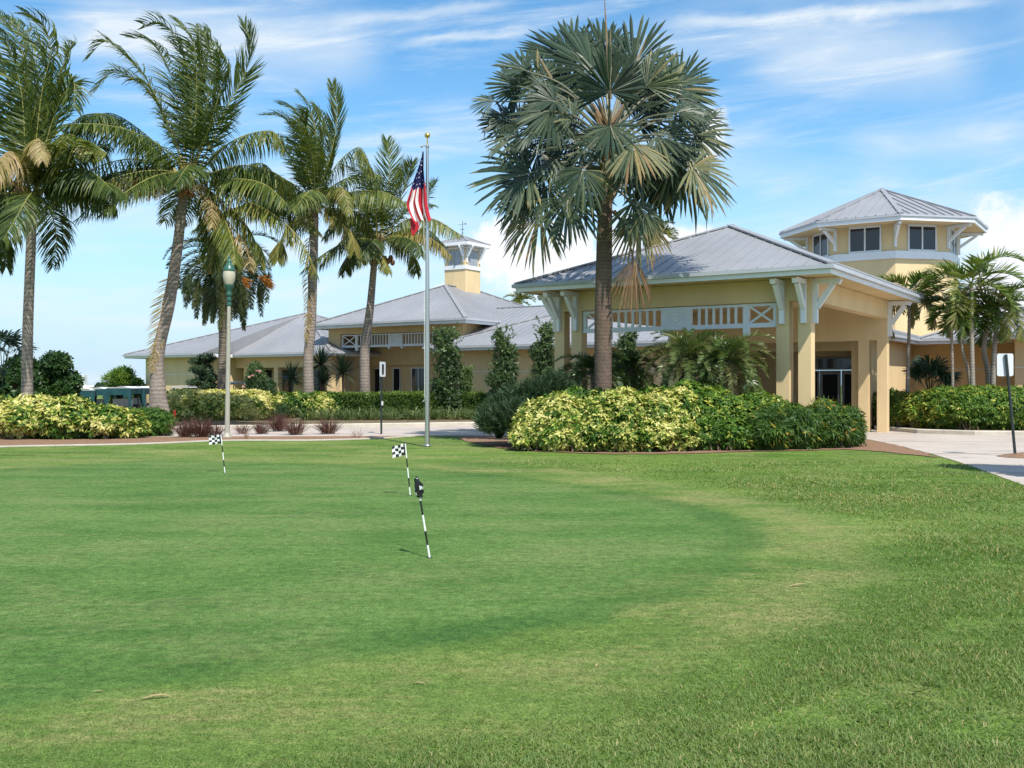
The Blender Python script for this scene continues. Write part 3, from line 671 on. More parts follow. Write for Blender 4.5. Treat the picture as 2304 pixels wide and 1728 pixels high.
def screen(parent,t,s0,s1,z0,z1,xw,post_s,med,nb,stub):
    """white timber screen: X panels at the ends, balusters, a medallion board in the middle"""
    g=G(); fr=.13; th=.10
    bx(g,s0,s1,t,t+th,z0,z0+fr)
    bx(g,s0,s1,t,t+th,z1-.07,z1)
    for s in (s0,s1-.11): bx(g,s,s+.11,t+.002,t+th-.002,z0+fr,z1-.07)
    for s in post_s: bx(g,s-.09,s+.09,t-.012,t+th+.012,z0-stub,z1)
    bx(g,med[0],med[1],t-.02,t+th-.01,z0+.003,z1+.001)
    for s in (med[0]+.05,med[1]-.05): bx(g,s-.08,s+.08,t-.018,t+th-.012,z0-stub*.55,z0+.002)
    fr_=g.build('lattice_screen',M['trim'],parent)
    g=G()
    for (a,b) in ((s0+.11,post_s[0]-.09),(post_s[1]+.09,s1-.11)):
        g.bar(L3((a,t+.045,z0+fr)),L3((b,t+.045,z1-.07)),.055,.07,up=(0,1,0)); g.bar(L3((b,t+.063,z0+fr)),L3((a,t+.063,z1-.07)),.055,.07,up=(0,1,0))
    g.build('cross_brace',M['trim'],fr_)
    for (a,b) in ((post_s[0]+.09,med[0]),(med[1],post_s[1]-.09)):
        for k in range(1,nb+1):
            c=a+(b-a)*k/(nb+1); g=G(); bx(g,c-.032,c+.032,t+.02,t+.08,z0+fr,z1-.07); g.build('baluster',M['trim'],fr_)
    sm=(med[0]+med[1])/2; zm=(z0+z1)/2; g=G()
    for r in (.21,.11):
        an=np.linspace(0,2*math.pi,25); g.tube([L3((sm+r*math.cos(x),t-.021,zm+r*math.sin(x))) for x in an],.02,6,cap=False)
    q=.29; 
    for a,b in (((-q,-q),(q,-q)),((q,-q),(q,q)),((q,q),(-q,q)),((-q,q),(-q,-q))): g.bar(L3((sm+a[0],t-.021,zm+a[1])),L3((sm+b[0],t-.021,zm+b[1])),.02,.02,up=(0,1,0))
    g.build('medallion',M['trim'],fr_)
    return fr_

# ---- entrance portico
PO=root('entrance_portico','yellow drive-through portico with grey pyramid metal roof and white timber screens','portico',O2,RZ)
hip(PO,0,9.75,0,11.26,4.78,.437,ridge=((4.87,5.6),(4.87,5.66)))
ZB=3.95
def beam(s0,s1,t0,t1,z0=ZB,z1=4.56): g=G(); bx(g,s0,s1,t0,t1,z0,z1); return g.build('beam',M['stucco'],PO)
beam(.85,8.95,1.07,1.43); beam(.85,8.95,9.85,10.2,3.2); beam(.85,1.2,1.43,9.85); beam(8.6,8.95,1.43,9.85,3.85)
g=G(); bx(g,1.2,8.6,1.43,9.85,4.42,4.5); g.build('ceiling',M['stucco'],PO)
for (s0,s1,t0,t1,zt_) in ((.85,1.2,1.07,1.43,ZB),(1.45,1.81,1.07,1.43,ZB),(7.98,8.34,1.07,1.43,ZB),(8.6,8.95,1.07,1.43,ZB),
    (.85,1.18,9.85,10.2,3.2),(1.46,1.81,9.85,10.2,3.2),(1.84,2.2,10.45,10.8,3.2),(7.6,8.2,9.85,10.2,3.2),(8.25,8.95,9.85,10.2,3.2)):
    g=G(); bx(g,s0,s1,t0,t1,0,zt_); bx(g,s0-.004,s1+.004,t0-.004,t1+.004,0,.12); g.build('column',M['stucco'],PO)
screen(PO,1.16,1.82,7.97,3.26,3.93,.8,(2.71,7.08),(4.36,5.32),6,.22)
for s in (1.03,1.63,8.16,8.77): bracket(PO,s,1.07,0,-1,3.33,4.53,.72)
bracket(PO,.85,1.25,-1,0,3.33,4.53,.6); bracket(PO,.85,10.02,-1,0,3.33,4.53,.6); bracket(PO,8.95,1.25,1,0,3.33,4.53,.55); bracket(PO,8.95,10.0,1,0,3.33,4.53,.55)

# ---- clubhouse
CH=root('clubhouse','long yellow clubhouse with grey metal hip roofs, octagonal lantern tower and small cupola','building',O2,RZ)
def wall(s0,s1,t0,t1,z0,z1,name='wall',mat=None): g=G(); bx(g,s0,s1,t0,t1,z0,z1); return g.build(name,mat or M['stucco'],CH)
def strip(s0,s1,t0,t1,z=2.32,par=None): g=G(); bx(g,s0,s1,t0,t1,z-.022,z+.022); return g.build('reveal_strip',M['groove'],par or CH)
def window(s0,s1,z0,z1,t,n=1,mat=None,name='window',fr=.06,door=False,frame=None):
    """glazing in a white frame on a front wall whose face is at t"""
    g=G(); bx(g,s0,s1,t-.05,t+.03,z0,z0+fr); bx(g,s0,s1,t-.05,t+.03,z1-fr,z1)
    for k in range(n+1):
        c=s0+fr/2+(s1-s0-fr)*k/n; bx(g,c-fr/2,c+fr/2,t-.05,t+.03,z0+fr,z1-fr)
    o=g.build(name,frame or M['trim'],CH)
    g=G(); bx(g,s0+fr*.5,s1-fr*.5,t-.022,t+.012,z0+fr*.5,z1-fr*.5); g.build('pane',mat or M['glass'],o)
    return o
# left end block and left porch block share one roof
AP=(41.3,22.7,6.49); e6=[(49.3,14.3,3.6),(41.65,14.3,3.6),(41.65,16.7,3.6),(33.3,16.7,3.6),(33.3,31,3.6),(49.3,31,3.6)]
g=G(); roof_faces([[e6[k],e6[(k+1)%6],AP] for k in range(6)],g)
for k in (0,3,4,5): g.bar(L3(e6[k])+[0,0,.03],L3(AP)+[0,0,.03],.22,.05)
rf=g.build('roof',M['roof'],CH)
g=G(); bx(g,41.67,49.28,14.32,14.38,3.36,3.565); bx(g,49.22,49.28,14.38,30.98,3.36,3.565); bx(g,41.67,41.73,14.38,16.78,3.36,3.565); bx(g,33.32,41.67,16.72,16.78,3.36,3.565); bx(g,33.32,33.38,16.78,30.98,3.36,3.565)
g.build('fascia',M['white'],rf)
g=G(); bx(g,41.58,49.37,14.22,14.317,3.485,3.592); bx(g,49.283,49.37,14.317,31,3.485,3.592); bx(g,33.24,41.66,16.62,16.717,3.485,3.592); bx(g,33.24,33.317,16.717,31,3.485,3.592); g.build('gutter',M['gutter'],rf)
g=G(); bx(g,41.74,49.2,14.39,31,3.38,3.4); bx(g,33.4,41.74,16.8,31,3.38,3.4); g.build('soffit',M['stucco'],rf)
w1=wall(42.3,47.95,14.95,28.5,0,3.4); strip(42.3,47.97,14.93,15.0)
# porch of the left block
wall(34.0,42.3,19.5,28.5,0,3.4); wall(33.95,42.3,17.35,17.75,2.72,3.4,'beam')
for c in (41.3,38.6,36.1,33.95+.2): wall(c-.18,c+.18,17.37,17.73,0,2.72,'column')
for c in (42.0-.25,39.85,37.2,35.2): window(c-.62,c+.5,.35,2.66,19.5,1,fr=.04)
strip(34.0,42.3,19.48,19.52)
# centre block with its own timber screen
hip(CH,24.1,35.55,17.2,31.5,5.25,.437,fasc=.28,ridge=((29.8,22.95),(29.8,25.8)),soff_in=.9)
wall(34.05,35.0,18.2,18.6,0,5.0,'pier'); wall(25.0,25.7,18.2,18.6,0,5.0,'pier'); wall(25.7,34.05,18.2,18.6,4.66,5.0,'beam')
wall(34.6,35.0,18.6,30.5,0,5.0); wall(25.0,25.4,18.6,30.5,0,5.0)
wall(25.4,34.6,21.3,30.5,0,2.86); wall(25.4,34.6,21.0,30.5,2.86,5.0)
screen(CH,18.3,25.72,34.03,3.86,4.62,1.2,(26.9,32.85),(29.35,30.4),10,.2)
for (a,b,n) in ((33.55,34.45,1),(31.95,32.55,1),(30.0,31.1,2),(27.6,28.7,2)): window(a,b,.05,2.7,21.3,n)
# wing between the centre block and the entrance
hip(CH,8.4,24.46,14.1,31.5,3.6,.36,ridge=((16.3,22.1),(16.5,22.1)))
g=G(); roof_faces([[(4.0,16.2,3.6),(24.2,16.2,3.6),(25.0,17.5,4.07),(26.4,23.5,6.23),(6,23.5,6.23)],[(26.4,23.5,6.23),(26.4,31,3.6),(4,31,3.6),(6,23.5,6.23)]],g)
g.bar(L3((26.4,23.5,6.25)),L3((6,23.5,6.25)),.2,.05); g.build('roof',M['roof'],CH)
wall(9.1,23.7,15.0,28,0,3.4); strip(9.1,23.72,14.98,15.05)
# entrance link behind the portico
hip(CH,1.55,8.35,10.9,24,3.605,.30,ridge=((4.95,14.3),(4.95,20.5)))
wall(2.1,2.45,12.6,21,0,3.38); wall(7.5,7.85,12.6,21,0,3.38); wall(2.45,7.5,12.6,12.95,2.95,3.38,'beam'); wall(2.45,7.5,15.1,15.4,2.8,3.38); wall(5.6,7.5,15.1,15.4,0,2.8)
g=G(); bx(g,2.45,7.5,12.95,15.1,3.3,3.36); g.build('ceiling',M['stucco'],CH)
window(2.47,5.58,2.26,2.78,15.2,4,M['glass'],'transom',frame=M['door_frame']); window(2.47,2.95,.02,2.24,15.2,1,M['door'],'sidelight',frame=M['door_frame']); window(4.72,5.58,.02,2.24,15.2,1,M['door'],'sidelight',frame=M['door_frame'])
for k,(a,b) in enumerate(((2.98,3.82),(3.86,4.70))):
    g=G(); bx(g,a,a+.12,15.18,15.25,.02,2.24); bx(g,b-.12,b,15.18,15.25,.02,2.24); bx(g,a+.12,b-.12,15.18,15.25,.02,.24); bx(g,a+.12,b-.12,15.18,15.25,2.08,2.24)
    o=g.build('door',M['door_frame'],CH); g=G(); bx(g,a+.1,b-.1,15.2,15.23,.2,2.12); g.build('pane',M['door'],o)
    g=G(); g.bar(L3((b-.06 if k==0 else a+.06,15.14,.95)),L3((b-.06 if k==0 else a+.06,15.14,1.25)),.03,.03,up=(0,1,0)); g.build('handle',M['steel'],o)
# lamps glowing inside, seen through the doorway
lm,ln_,lo_=newmat('lit_bulb'); le=ln_.nodes.new('ShaderNodeEmission'); le.inputs[0].default_value=(1,.55,.22,1); le.inputs[1].default_value=6; ln_.links.new(le.outputs[0],lo_.inputs[0])
for k in range(3):
    g=G(); g.ell(L3((5.35-.15*k,15.05,1.93)),(.03,.03,.035),10,6); g.build('lamp_bulb',lm,CH,smooth=True)
# right-hand wing
hip(CH,-14,1.6,18.55,36,3.6,.36,gutter=True)
wall(-14,2.5,20.5,34,0,3.4); strip(-14,2.5,20.48,20.55)
hip(CH,-16,-1.7,15.45,31,3.62,.36)
wall(-15.4,-2.4,16.1,30,0,3.42); strip(-15.4,-2.38,16.08,16.15)
# octagonal lantern tower
tc_=(4.87,26.6)
def oct_(r,z,off=22.5): return [L3((tc_[0]+r*math.sin(rad(off+45*k)),tc_[1]-r*math.cos(rad(off+45*k)),z)) for k in range(8)]
def ring(g,r0,z0,r1,z1):
    a,b=oct_(r0,z0),oct_(r1,z1)
    for k in range(8): j=(k+1)%8; g.poly([a[k],a[j],b[j],b[k]])
g=G(); ring(g,3.62,3,3.62,9.3); tw=g.build('tower_wall',M['stucco'],CH)
g=G(); ring(g,3.72,7.62,3.72,7.98); ring(g,3.62,7.62,3.72,7.62); ring(g,3.72,7.98,3.62,7.98); g.build('sill_band',M['white'],tw)
g=G(); a=oct_(5.0,9.5); ap=L3((*tc_,11.56))
def toL(p): return (-p[0],p[1],p[2])
roof_faces([[toL(a[k]),toL(a[(k+1)%8]),(*tc_,11.56)] for k in range(8)],g,.45,.05,.04)
for k in range(8): g.bar(a[k]+[0,0,.03],ap+[0,0,.03],.22,.06)
tr_=g.build('tower_roof',M['roof'],CH)
g=G(); ring(g,4.99,9.47,4.99,9.22); ring(g,4.90,9.22,4.90,9.45); ring(g,4.99,9.22,4.90,9.22); g.build('fascia',M['white'],tr_)
g=G(); ring(g,5.06,9.485,5.06,9.40); ring(g,5.06,9.40,4.99,9.40); ring(g,5.06,9.485,4.9,9.485); g.build('gutter',M['gutter'],tr_)
g=G(); g.poly(oct_(4.9,9.25)); g.build('soffit',M['stucco'],tr_)
for k in range(8):
    off=22.5+45*k; 
    if off in (157.5,202.5): pass
    u=(math.sin(rad(off)),-math.cos(rad(off))); bracket(CH,tc_[0]+3.60*u[0],tc_[1]+3.60*u[1],*u,8.15,9.24,1.05,.12)
ra=3.62*math.cos(rad(22.5))
for k in range(8):
    th_=rad(45*k); n_=np.array([math.sin(th_),-math.cos(th_)]); tg=np.array([math.cos(th_),math.sin(th_)])
    def q(a,o,z): return L3((tc_[0]+n_[0]*(ra+o)+tg[0]*a,tc_[1]+n_[1]*(ra+o)+tg[1]*a,z))
    g=G(); nn=L3((n_[0],n_[1],0))
    for a in (-.72,0,.72): g.bar(q(a,.02,8.0),q(a,.02,9.17),.07,.1,up=nn)
    g.bar(q(-.755,.02,9.2),q(.755,.02,9.2),.06,.1); g.bar(q(-.755,.021,8.02),q(.755,.021,8.02),.06,.1)
    o=g.build('window',M['trim'],CH); g=G(); g.bar(q(0,.02,8.04),q(0,.02,9.18),.03,1.4,up=L3((tg[0],tg[1],0))); g.build('pane',M['glass'],o)
# small square cupola on the centre roof
cs,ct=29.8,24.75; hw_=.8
g=G(); bx(g,cs-hw_,cs+hw_,ct-hw_,ct+hw_,7.0,10.3); cu=g.build('cupola',M['stucco'],CH)
g=G()
for z0,z1,e in ((8.82,9.06,.06),(10.12,10.18,.03)): bx(g,cs-hw_-e,cs+hw_+e,ct-hw_-e,ct+hw_+e,z0,z1)
g.build('sill_band',M['white'],cu)
g=G()
for sg in (-1,1):
    for k in (-.24,.24):
        bx(g,cs+k-.225,cs+k+.225,ct+sg*(hw_+.015)-.02,ct+sg*(hw_+.015)+.02,9.08,10.02); bx(g,cs+sg*(hw_+.015)-.02,cs+sg*(hw_+.015)+.02,ct+k-.225,ct+k+.225,9.08,10.02)
g.build('louvre',M['greyglass'],cu)
e=1.28; zc=10.46; apx=(cs,ct,11.0); c4=[(cs+e,ct-e,zc),(cs-e,ct-e,zc),(cs-e,ct+e,zc),(cs+e,ct+e,zc)]
g=G(); roof_faces([[c4[k],c4[(k+1)%4],apx] for k in range(4)],g,.4)
for k in range(4): g.bar(L3(c4[k])+[0,0,.02],L3(apx)+[0,0,.02],.12,.04)
cr=g.build('cupola_roof',M['roof'],CH)
g=G(); bx(g,cs-e,cs+e,ct-e,ct+e,zc-.2,zc-.01); g.build('fascia',M['white'],cr)
for (ds,dt) in ((0,-1),(0,1),(1,0),(-1,0)):
    for k in (-.68,.68): bracket(CH,cs+ds*hw_+(k if ds==0 else 0),ct+dt*hw_+(k if dt==0 else 0),ds,dt,9.25,10.26,.42,.09)
g=G(); vz=11.0; g.bar(L3((cs,ct,vz)),L3((cs,ct,vz+.95)),.025,.025)
g.bar(L3((cs-.28,ct,vz+.75)),L3((cs+.28,ct,vz+.75)),.02,.02); g.bar(L3((cs-.18,ct,vz+.4)),L3((cs+.18,ct,vz+.4)),.02,.02); g.bar(L3((cs,ct-.18,vz+.43)),L3((cs,ct+.18,vz+.43)),.02,.02)
g.poly([L3((cs-.28,ct,vz+.68)),L3((cs-.28,ct,vz+.82)),L3((cs-.12,ct,vz+.75))]); g.ell(L3((cs,ct,vz+.2)),.05,8,6); g.build('weathervane',M['brass'],cr)
# ------------------------------------------------------------------ coconut palms, fronds traced one by one and swept through depth
def poly(zx,sc,u0,v0,Y,dy,pts):
    out=[];n=len(pts)
    for k,(x,y) in enumerate(pts):
        out.append(at(u0+x*sc,v0+y*sc,Y+dy*(k/(n-1))**1.2))
    return out
S1=.2893
def R1(Y,L): return [(poly(0,S1,0,0,Y,dy,p),dy,kw) for (p,dy,kw) in L]
def R3(Y,L): return [(poly(0,S1,500,180,Y,dy,p),dy,kw) for (p,dy,kw) in L]
up=dict(n=84,Lmax=1.2,wind=(-.65,0,.03),droop=.12,a0=36,a1=58,grav=-.1); hang=dict(droop=1.3,wind=(-.14,0,0),a0=68,a1=84,grav=.95,n=104); dry=dict(tint=.9,tv=.08,droop=1.3,wind=(-.10,0,0),a0=70,a1=84,grav=1.0,n=104)
yl=dict(tint=.6,tv=.12,droop=1.2,wind=(-.12,0,0),grav=.8,a0=66,a1=80); dk=dict(tint=.26)
# palm at the left edge of the picture
Y=32.0
P1=coconut('tall coconut palm with upright bunched crown and straight trunk behind the yellow hedge',at(60,866+1.65/Y*F,Y),
  [at(60,866+1.65/Y*F,Y),at(61,880,Y),at(62,760,Y),at(66,640,Y),at(70,540,Y),at(72,470,Y)],[.26,.185,.165,.155,.15,.14],at(72,440,Y),
  R1(Y,[([(225,1420),(232,800),(190,480),(100,230),(-60,60)],.8,{**up,**dk}),([(245,1420),(320,750),(390,400),(330,180),(180,100)],-.9,{**up}),
  ([(250,1420),(390,820),(480,520),(540,400),(585,350)],.5,{**up}),([(270,1430),(420,900),(520,690),(575,640),(575,830)],-.5,dict(droop=.8,wind=(.0,0,0))),
  ([(210,1420),(120,800),(0,480),(-160,300)],.9,{**up,**dk}),([(190,1430),(50,900),(-120,750),(-320,820)],-.6,dk),([(255,1420),(300,700),(250,330),(150,200),(40,130)],1.6,{**up,**dk}),
  ([(200,1430),(170,750),(60,350),(-60,180)],-1.4,up),([(270,1450),(420,1110),(560,1050),(720,1190)],-1.2,{**hang,'tint':.5}),([(225,1450),(120,1200),(20,1215),(-80,1420)],-1.6,dry),
  ([(280,1480),(440,1300),(680,1125),(830,1190)],-.9,{**hang,'tint':.5}),([(300,1500),(480,1450),(700,1480),(900,1610)],.3,{**hang,**dk}),([(190,1490),(20,1360),(-150,1400),(-320,1600)],.5,hang),
  ([(280,1440),(540,980),(740,880),(930,930)],1.4,{**hang,**dk}),([(300,1490),(520,1330),(700,1330),(880,1480)],-1.5,{**hang,**dk}),([(220,1450),(260,1150),(300,1080),(330,1250)],-2.2,{**dry,'Lmax':.7}),([(240,1440),(430,830),(500,700),(540,620)],2.0,dk)]),
  dead=[((poly(0,S1,0,0,Y,-.6,[(220,1480),(170,1440),(120,1500),(110,1640)])),{})],fill=10,seed=11,ln=1.0)
# palm with the leaning trunk
Y=35.0
P2=coconut('leaning coconut palm with curved flared trunk and tan dead frond hanging beside red marker',at(363,968,Y)*[1,1,0],
  [at(363,969,Y),at(358,930,Y),at(354,851,Y),at(358,784,Y),at(381,682,Y),at(398,564,Y),at(405,507,Y),at(412,440,Y)],[.46,.30,.215,.20,.20,.19,.17,.16],at(422,395,Y),
  R1(Y,[([(1440,1300),(1180,690),(980,440),(820,320),(690,440)],-.6,dict(tint=.42,wind=(-.15,0,0),droop=.6)),([(1440,1300),(1200,770),(1010,600),(880,565),(740,700)],-1.2,dict(tint=.5,droop=.65)),
  ([(1480,1300),(1480,700),(1400,350),(1250,170),(1120,190)],.4,{**up,**dk}),([(1500,1300),(1530,650),(1500,330),(1370,160)],-.4,{**up}),([(1520,1300),(1640,620),(1640,380),(1550,230)],.9,{**up,**dk}),
  ([(1560,1290),(1770,830),(1910,560),(1955,340),(1900,190)],.1,dict(tint=.3,wind=(.02,0,.12),droop=.05,a0=25,a1=40)),([(1420,1330),(1150,1060),(900,890),(730,890)],.6,{**hang,**dk}),([(1400,1350),(1180,1150),(900,970),(640,960),(560,1030)],-.9,{**hang,'tint':.3}),
  ([(1390,1390),(1230,1370),(1000,1380),(800,1420),(600,1540)],-1.3,{**dry,'tint':.88,'Lmax':1.05}),([(1560,1330),(1820,1090),(2110,1020),(2210,1170)],-.5,{**hang,'tint':.48}),([(1570,1370),(1880,1285),(2150,1350),(2320,1520)],.8,hang),
  ([(1580,1420),(1820,1390),(2050,1430),(2230,1580)],-1.1,{**hang,'tint':.42}),([(1570,1450),(1850,1540),(2100,1650),(2328,1852),(2460,2130)],-1.5,{**yl,'n':72}),([(1400,1390),(1100,1240),(800,1280),(550,1420),(330,1620)],1.0,{**hang,**dk}),
  ([(1520,1300),(1690,780),(1735,580),(1700,420)],-1.0,up),([(1550,1450),(1700,1620),(1800,1850),(1830,2050)],-1.2,{**hang,'tint':.5}),([(1540,1450),(1640,1680),(1660,1900),(1640,2080)],.4,{**hang,'tint':.4}),([(1560,1430),(1800,1620),(1960,1820),(2020,2040)],-.3,{**hang,'tint':.55}),
  ([(1460,1300),(1340,620),(1180,330),(1000,290)],1.3,{**up,**dk}),([(1490,1300),(1560,560),(1600,300),(1520,200)],1.8,{**up,**dk}),([(1400,1380),(1150,1330),(850,1350),(650,1450)],1.7,{**hang,**dk})]),
  dead=[(poly(0,S1,0,0,Y,-1.0,[(1470,1470),(1560,1440),(1640,1560),(1650,1760)]),{'Lmax':.7}),(poly(0,S1,0,0,Y,-1.2,[(1430,1430),(1330,1350),(1230,1400),(1180,1520)]),{'Lmax':.75}),
        (poly(0,S1,0,0,Y,-.9,[(1560,1500),(1750,1700),(1900,1900),(1950,2080)]),{'Lmax':.8}),(poly(0,.3376,0,480,Y,-.25,[(1170,330),(1110,480),(1060,760),(1020,1050)]),{'Lmax':.55,'n':60,'droop':.5,'wind':(-.35,0,0)})],
  nuts=[at(417,430,Y-.35),at(408,436,Y-.3),at(430,437,Y-.35)],fill=11,seed=12,ln=1.0)
# palm in the middle, its dead frond running down the trunk
Y=44.0
P3=coconut('coconut palm with long dead frond strip down its trunk, between lamp and flagpole',at(697,936,Y),
  [at(697,940,Y),at(694,860,Y),at(694,800,Y),at(700,734,Y),at(704,618,Y),at(707,542,Y),at(708,470,Y)],[.27,.235,.22,.21,.20,.18,.17],at(708,452,Y),
  R3(Y,[([(720,940),(735,500),(690,250),(600,100)],-.4,{**up}),([(730,940),(850,560),(895,250),(855,30)],.4,dict(tint=.3,wind=(-.02,0,.15),droop=.05,a0=25,a1=40)),([(700,940),(600,520),(490,300),(320,270)],-.9,dict(tint=.28)),
  ([(740,940),(860,700),(990,560),(1085,545),(1195,830)],-.6,{**hang,'tint':.42}),([(690,950),(560,660),(450,470),(400,420)],.9,dk),([(680,960),(520,800),(300,690),(40,790)],.2,{**hang,'tint':.35}),([(680,980),(500,850),(340,660),(220,650)],1.2,{**hang,**dk}),
  ([(670,1000),(560,890),(300,800),(20,790)],-1.0,{**hang,'tint':.5}),([(680,1000),(520,1020),(260,960),(60,1010)],.8,hang),([(745,950),(860,850),(940,850),(990,1040)],-1.6,{**yl,'Lmax':.75}),([(760,960),(1000,872),(1250,872),(1440,960)],-.9,{**hang,'tint':.45}),
  ([(690,990),(640,1000),(650,1070),(760,1200)],-1.7,{**yl,'Lmax':.7}),([(760,980),(900,1040),(1000,1180),(1030,1330)],-.7,{**dry,'tint':.7}),([(720,940),(690,480),(570,250),(440,180)],1.2,{**up,**dk}),([(735,940),(820,600),(800,330),(720,200)],1.5,{**up,**dk}),
  ([(740,990),(900,1000),(1080,1040),(1180,1200)],.6,{**hang,'tint':.5}),([(670,1000),(520,1120),(440,1290),(430,1400)],-.5,{**hang,'tint':.55}),([(720,940),(650,600),(620,400),(640,250)],-1.5,up)]),
  dead=[(poly(0,.2893,500,560,Y,-.35,[(690,-180),(665,100),(672,400),(650,720)]),{'Lmax':.5,'n':64,'droop':1.3,'wind':(-.05,0,0)})],
  nuts=[at(703,448,Y-.35),at(712,462,Y-.35)],fill=10,seed=13,ln=.95)
# palm with the coconuts
Y=47.0
P4=coconut('coconut palm bearing clusters of brown coconuts, rising from the clipped green hedge',at(820,866+1.3/Y*F,Y),
  [at(820,866+1.35/Y*F,Y),at(821,880,Y),at(821,791,Y),at(833,690,Y),at(841,603,Y),at(846,560,Y)],[.27,.25,.235,.19,.16,.15],at(850,545,Y),
  R3(Y,[([(1230,1200),(1290,850),(1300,620),(1280,470)],.2,{**up,'wind':(0,0,.12)}),([(1250,1200),(1400,880),(1450,720),(1480,640)],-.6,{**up,'wind':(-.05,0,.05)}),([(1200,1200),(1180,880),(1130,720),(1080,570)],-.8,up),([(1260,1210),(1440,1085),(1640,1080),(1850,1200)],-.5,{**hang,'tint':.52}),
  ([(1260,1230),(1420,1190),(1620,1230),(1790,1370)],-1.1,{**dry,'tint':.78}),([(1190,1210),(1060,1080),(900,1080),(790,1230)],.3,hang),([(1190,1230),(1010,1200),(860,1320),(760,1440)],-.7,{**hang,'tint':.35}),([(1200,1220),(1190,1260),(1255,1400),(1300,1500)],-1.5,{**yl,'Lmax':.7}),
  ([(1270,1240),(1400,1270),(1480,1350),(1510,1500)],.3,{**hang,'tint':.4}),([(1260,1210),(1440,1010),(1560,920),(1650,790)],.8,dict(tint=.3)),([(1190,1210),(1070,960),(970,890),(860,940)],1.0,dk),([(1230,1200),(1340,900),(1380,800),(1400,700)],1.5,{**up,**dk}),
  ([(1260,1230),(1460,1150),(1600,1160),(1720,1280)],1.2,{**hang,'tint':.45}),([(1180,1240),(1080,1260),(980,1380),(960,1480)],.6,{**hang,**dk})]),
  nuts=[at(500+x*S1,180+y*S1,Y-.3+.12*(k%3)) for k,(x,y) in enumerate(((1080,1400),(1110,1420),(1135,1390),(1160,1420),(1190,1400),(1210,1370),(1265,1390),(1290,1410),(1310,1385),(1325,1420),(1240,1415),(1095,1375),(1150,1365)))],fill=9,seed=14,ln=.9)
P5=coconut('coconut palm beyond the left edge, only its drooping right-hand fronds in view',at(-150,866+1.65/34*F,34)*[1,1,0],
  [at(-150,866+1.65/34*F,34)*[1,1,0],at(-145,700,34),at(-140,560,34)],[.3,.2,.17],at(-140,520,34),
  [([at(-140,520,34),at(-80,440,33.6),at(-20,450,33.2),at(5,560,33)],0,{**hang,**dk}),([at(-140,520,34),at(-60,500,34.6),at(0,520,35),at(14,600,35.2)],0,{**hang,**dk}),([at(-140,520,34),at(-200,420,34),at(-260,420,34),at(-330,500,34)],0,dk)],fill=6,seed=15)

# ------------------------------------------------------------------ big silver fan palm
Y=27.5; BZ=.05
BP=root('silver_fan_palm','massive silver-green fan palm with thick brown trunk rising from yellow shrubs before the portico','palm tree',tuple(at(1357,866+1.6/Y*F,Y)))
lb=lambda p: np.asarray(p,float)-np.array(BP.location)
trunk([lb(at(1357,866+1.6/Y*F,Y)),lb(at(1357,860,Y)),lb(at(1357,700,Y)),lb(at(1359,590,Y)),lb(at(1361,500,Y)),lb(at(1366,380,Y)),lb(at(1372,280,Y))],[.265,.245,.24,.225,.215,.16,.10],M['bis_bark'],BP,bump=.010,pitch=.1,seg=18)
S5=.3164
def fanleaf(x,y,ang,R,dy,face,tint=.45,spread=128,ny=-1.,hx=None,hy=None,droop=.28,dead=False,**kw):
    u,v=1000+x*S5,y*S5; c=at(u,v,Y+dy); a=rad(ang)
    ax=np.array([math.cos(a)*math.cos(face),math.sin(face),math.sin(a)*math.cos(face)])
    nn=np.array([0.25*math.cos(a),ny,.55]); Rw=R*S5/F*(Y+dy)
    hub=at(1000+(hx if hx else 1170+(x-1170)*.10)*S5,(hy if hy else min(1500,max(820,y*.45+640)))*S5,Y+dy*.12)
    g=G(); g2=G()
    mid=(hub+c)/2+np.array([0,0,.12*np.linalg.norm(c-hub)]); PP=spline([hub,mid,c,c+nrm(ax)*Rw*.4],16)
    fan(g,lb(c),ax,nn,Rw,nseg=kw.pop('nseg',40),spread=spread,tint=tint,droop=droop,**kw)
    g.tube([lb(p) for p in PP],np.linspace(.045,.012,16),6,1,.9 if dead else .15,cap=False)
    o=g.build('fan_leaf',[M['bis_leaf'],M['bis_stem']],BP)
    if dead: o['label']='dead brown fan leaf hanging beside the trunk'
    return o
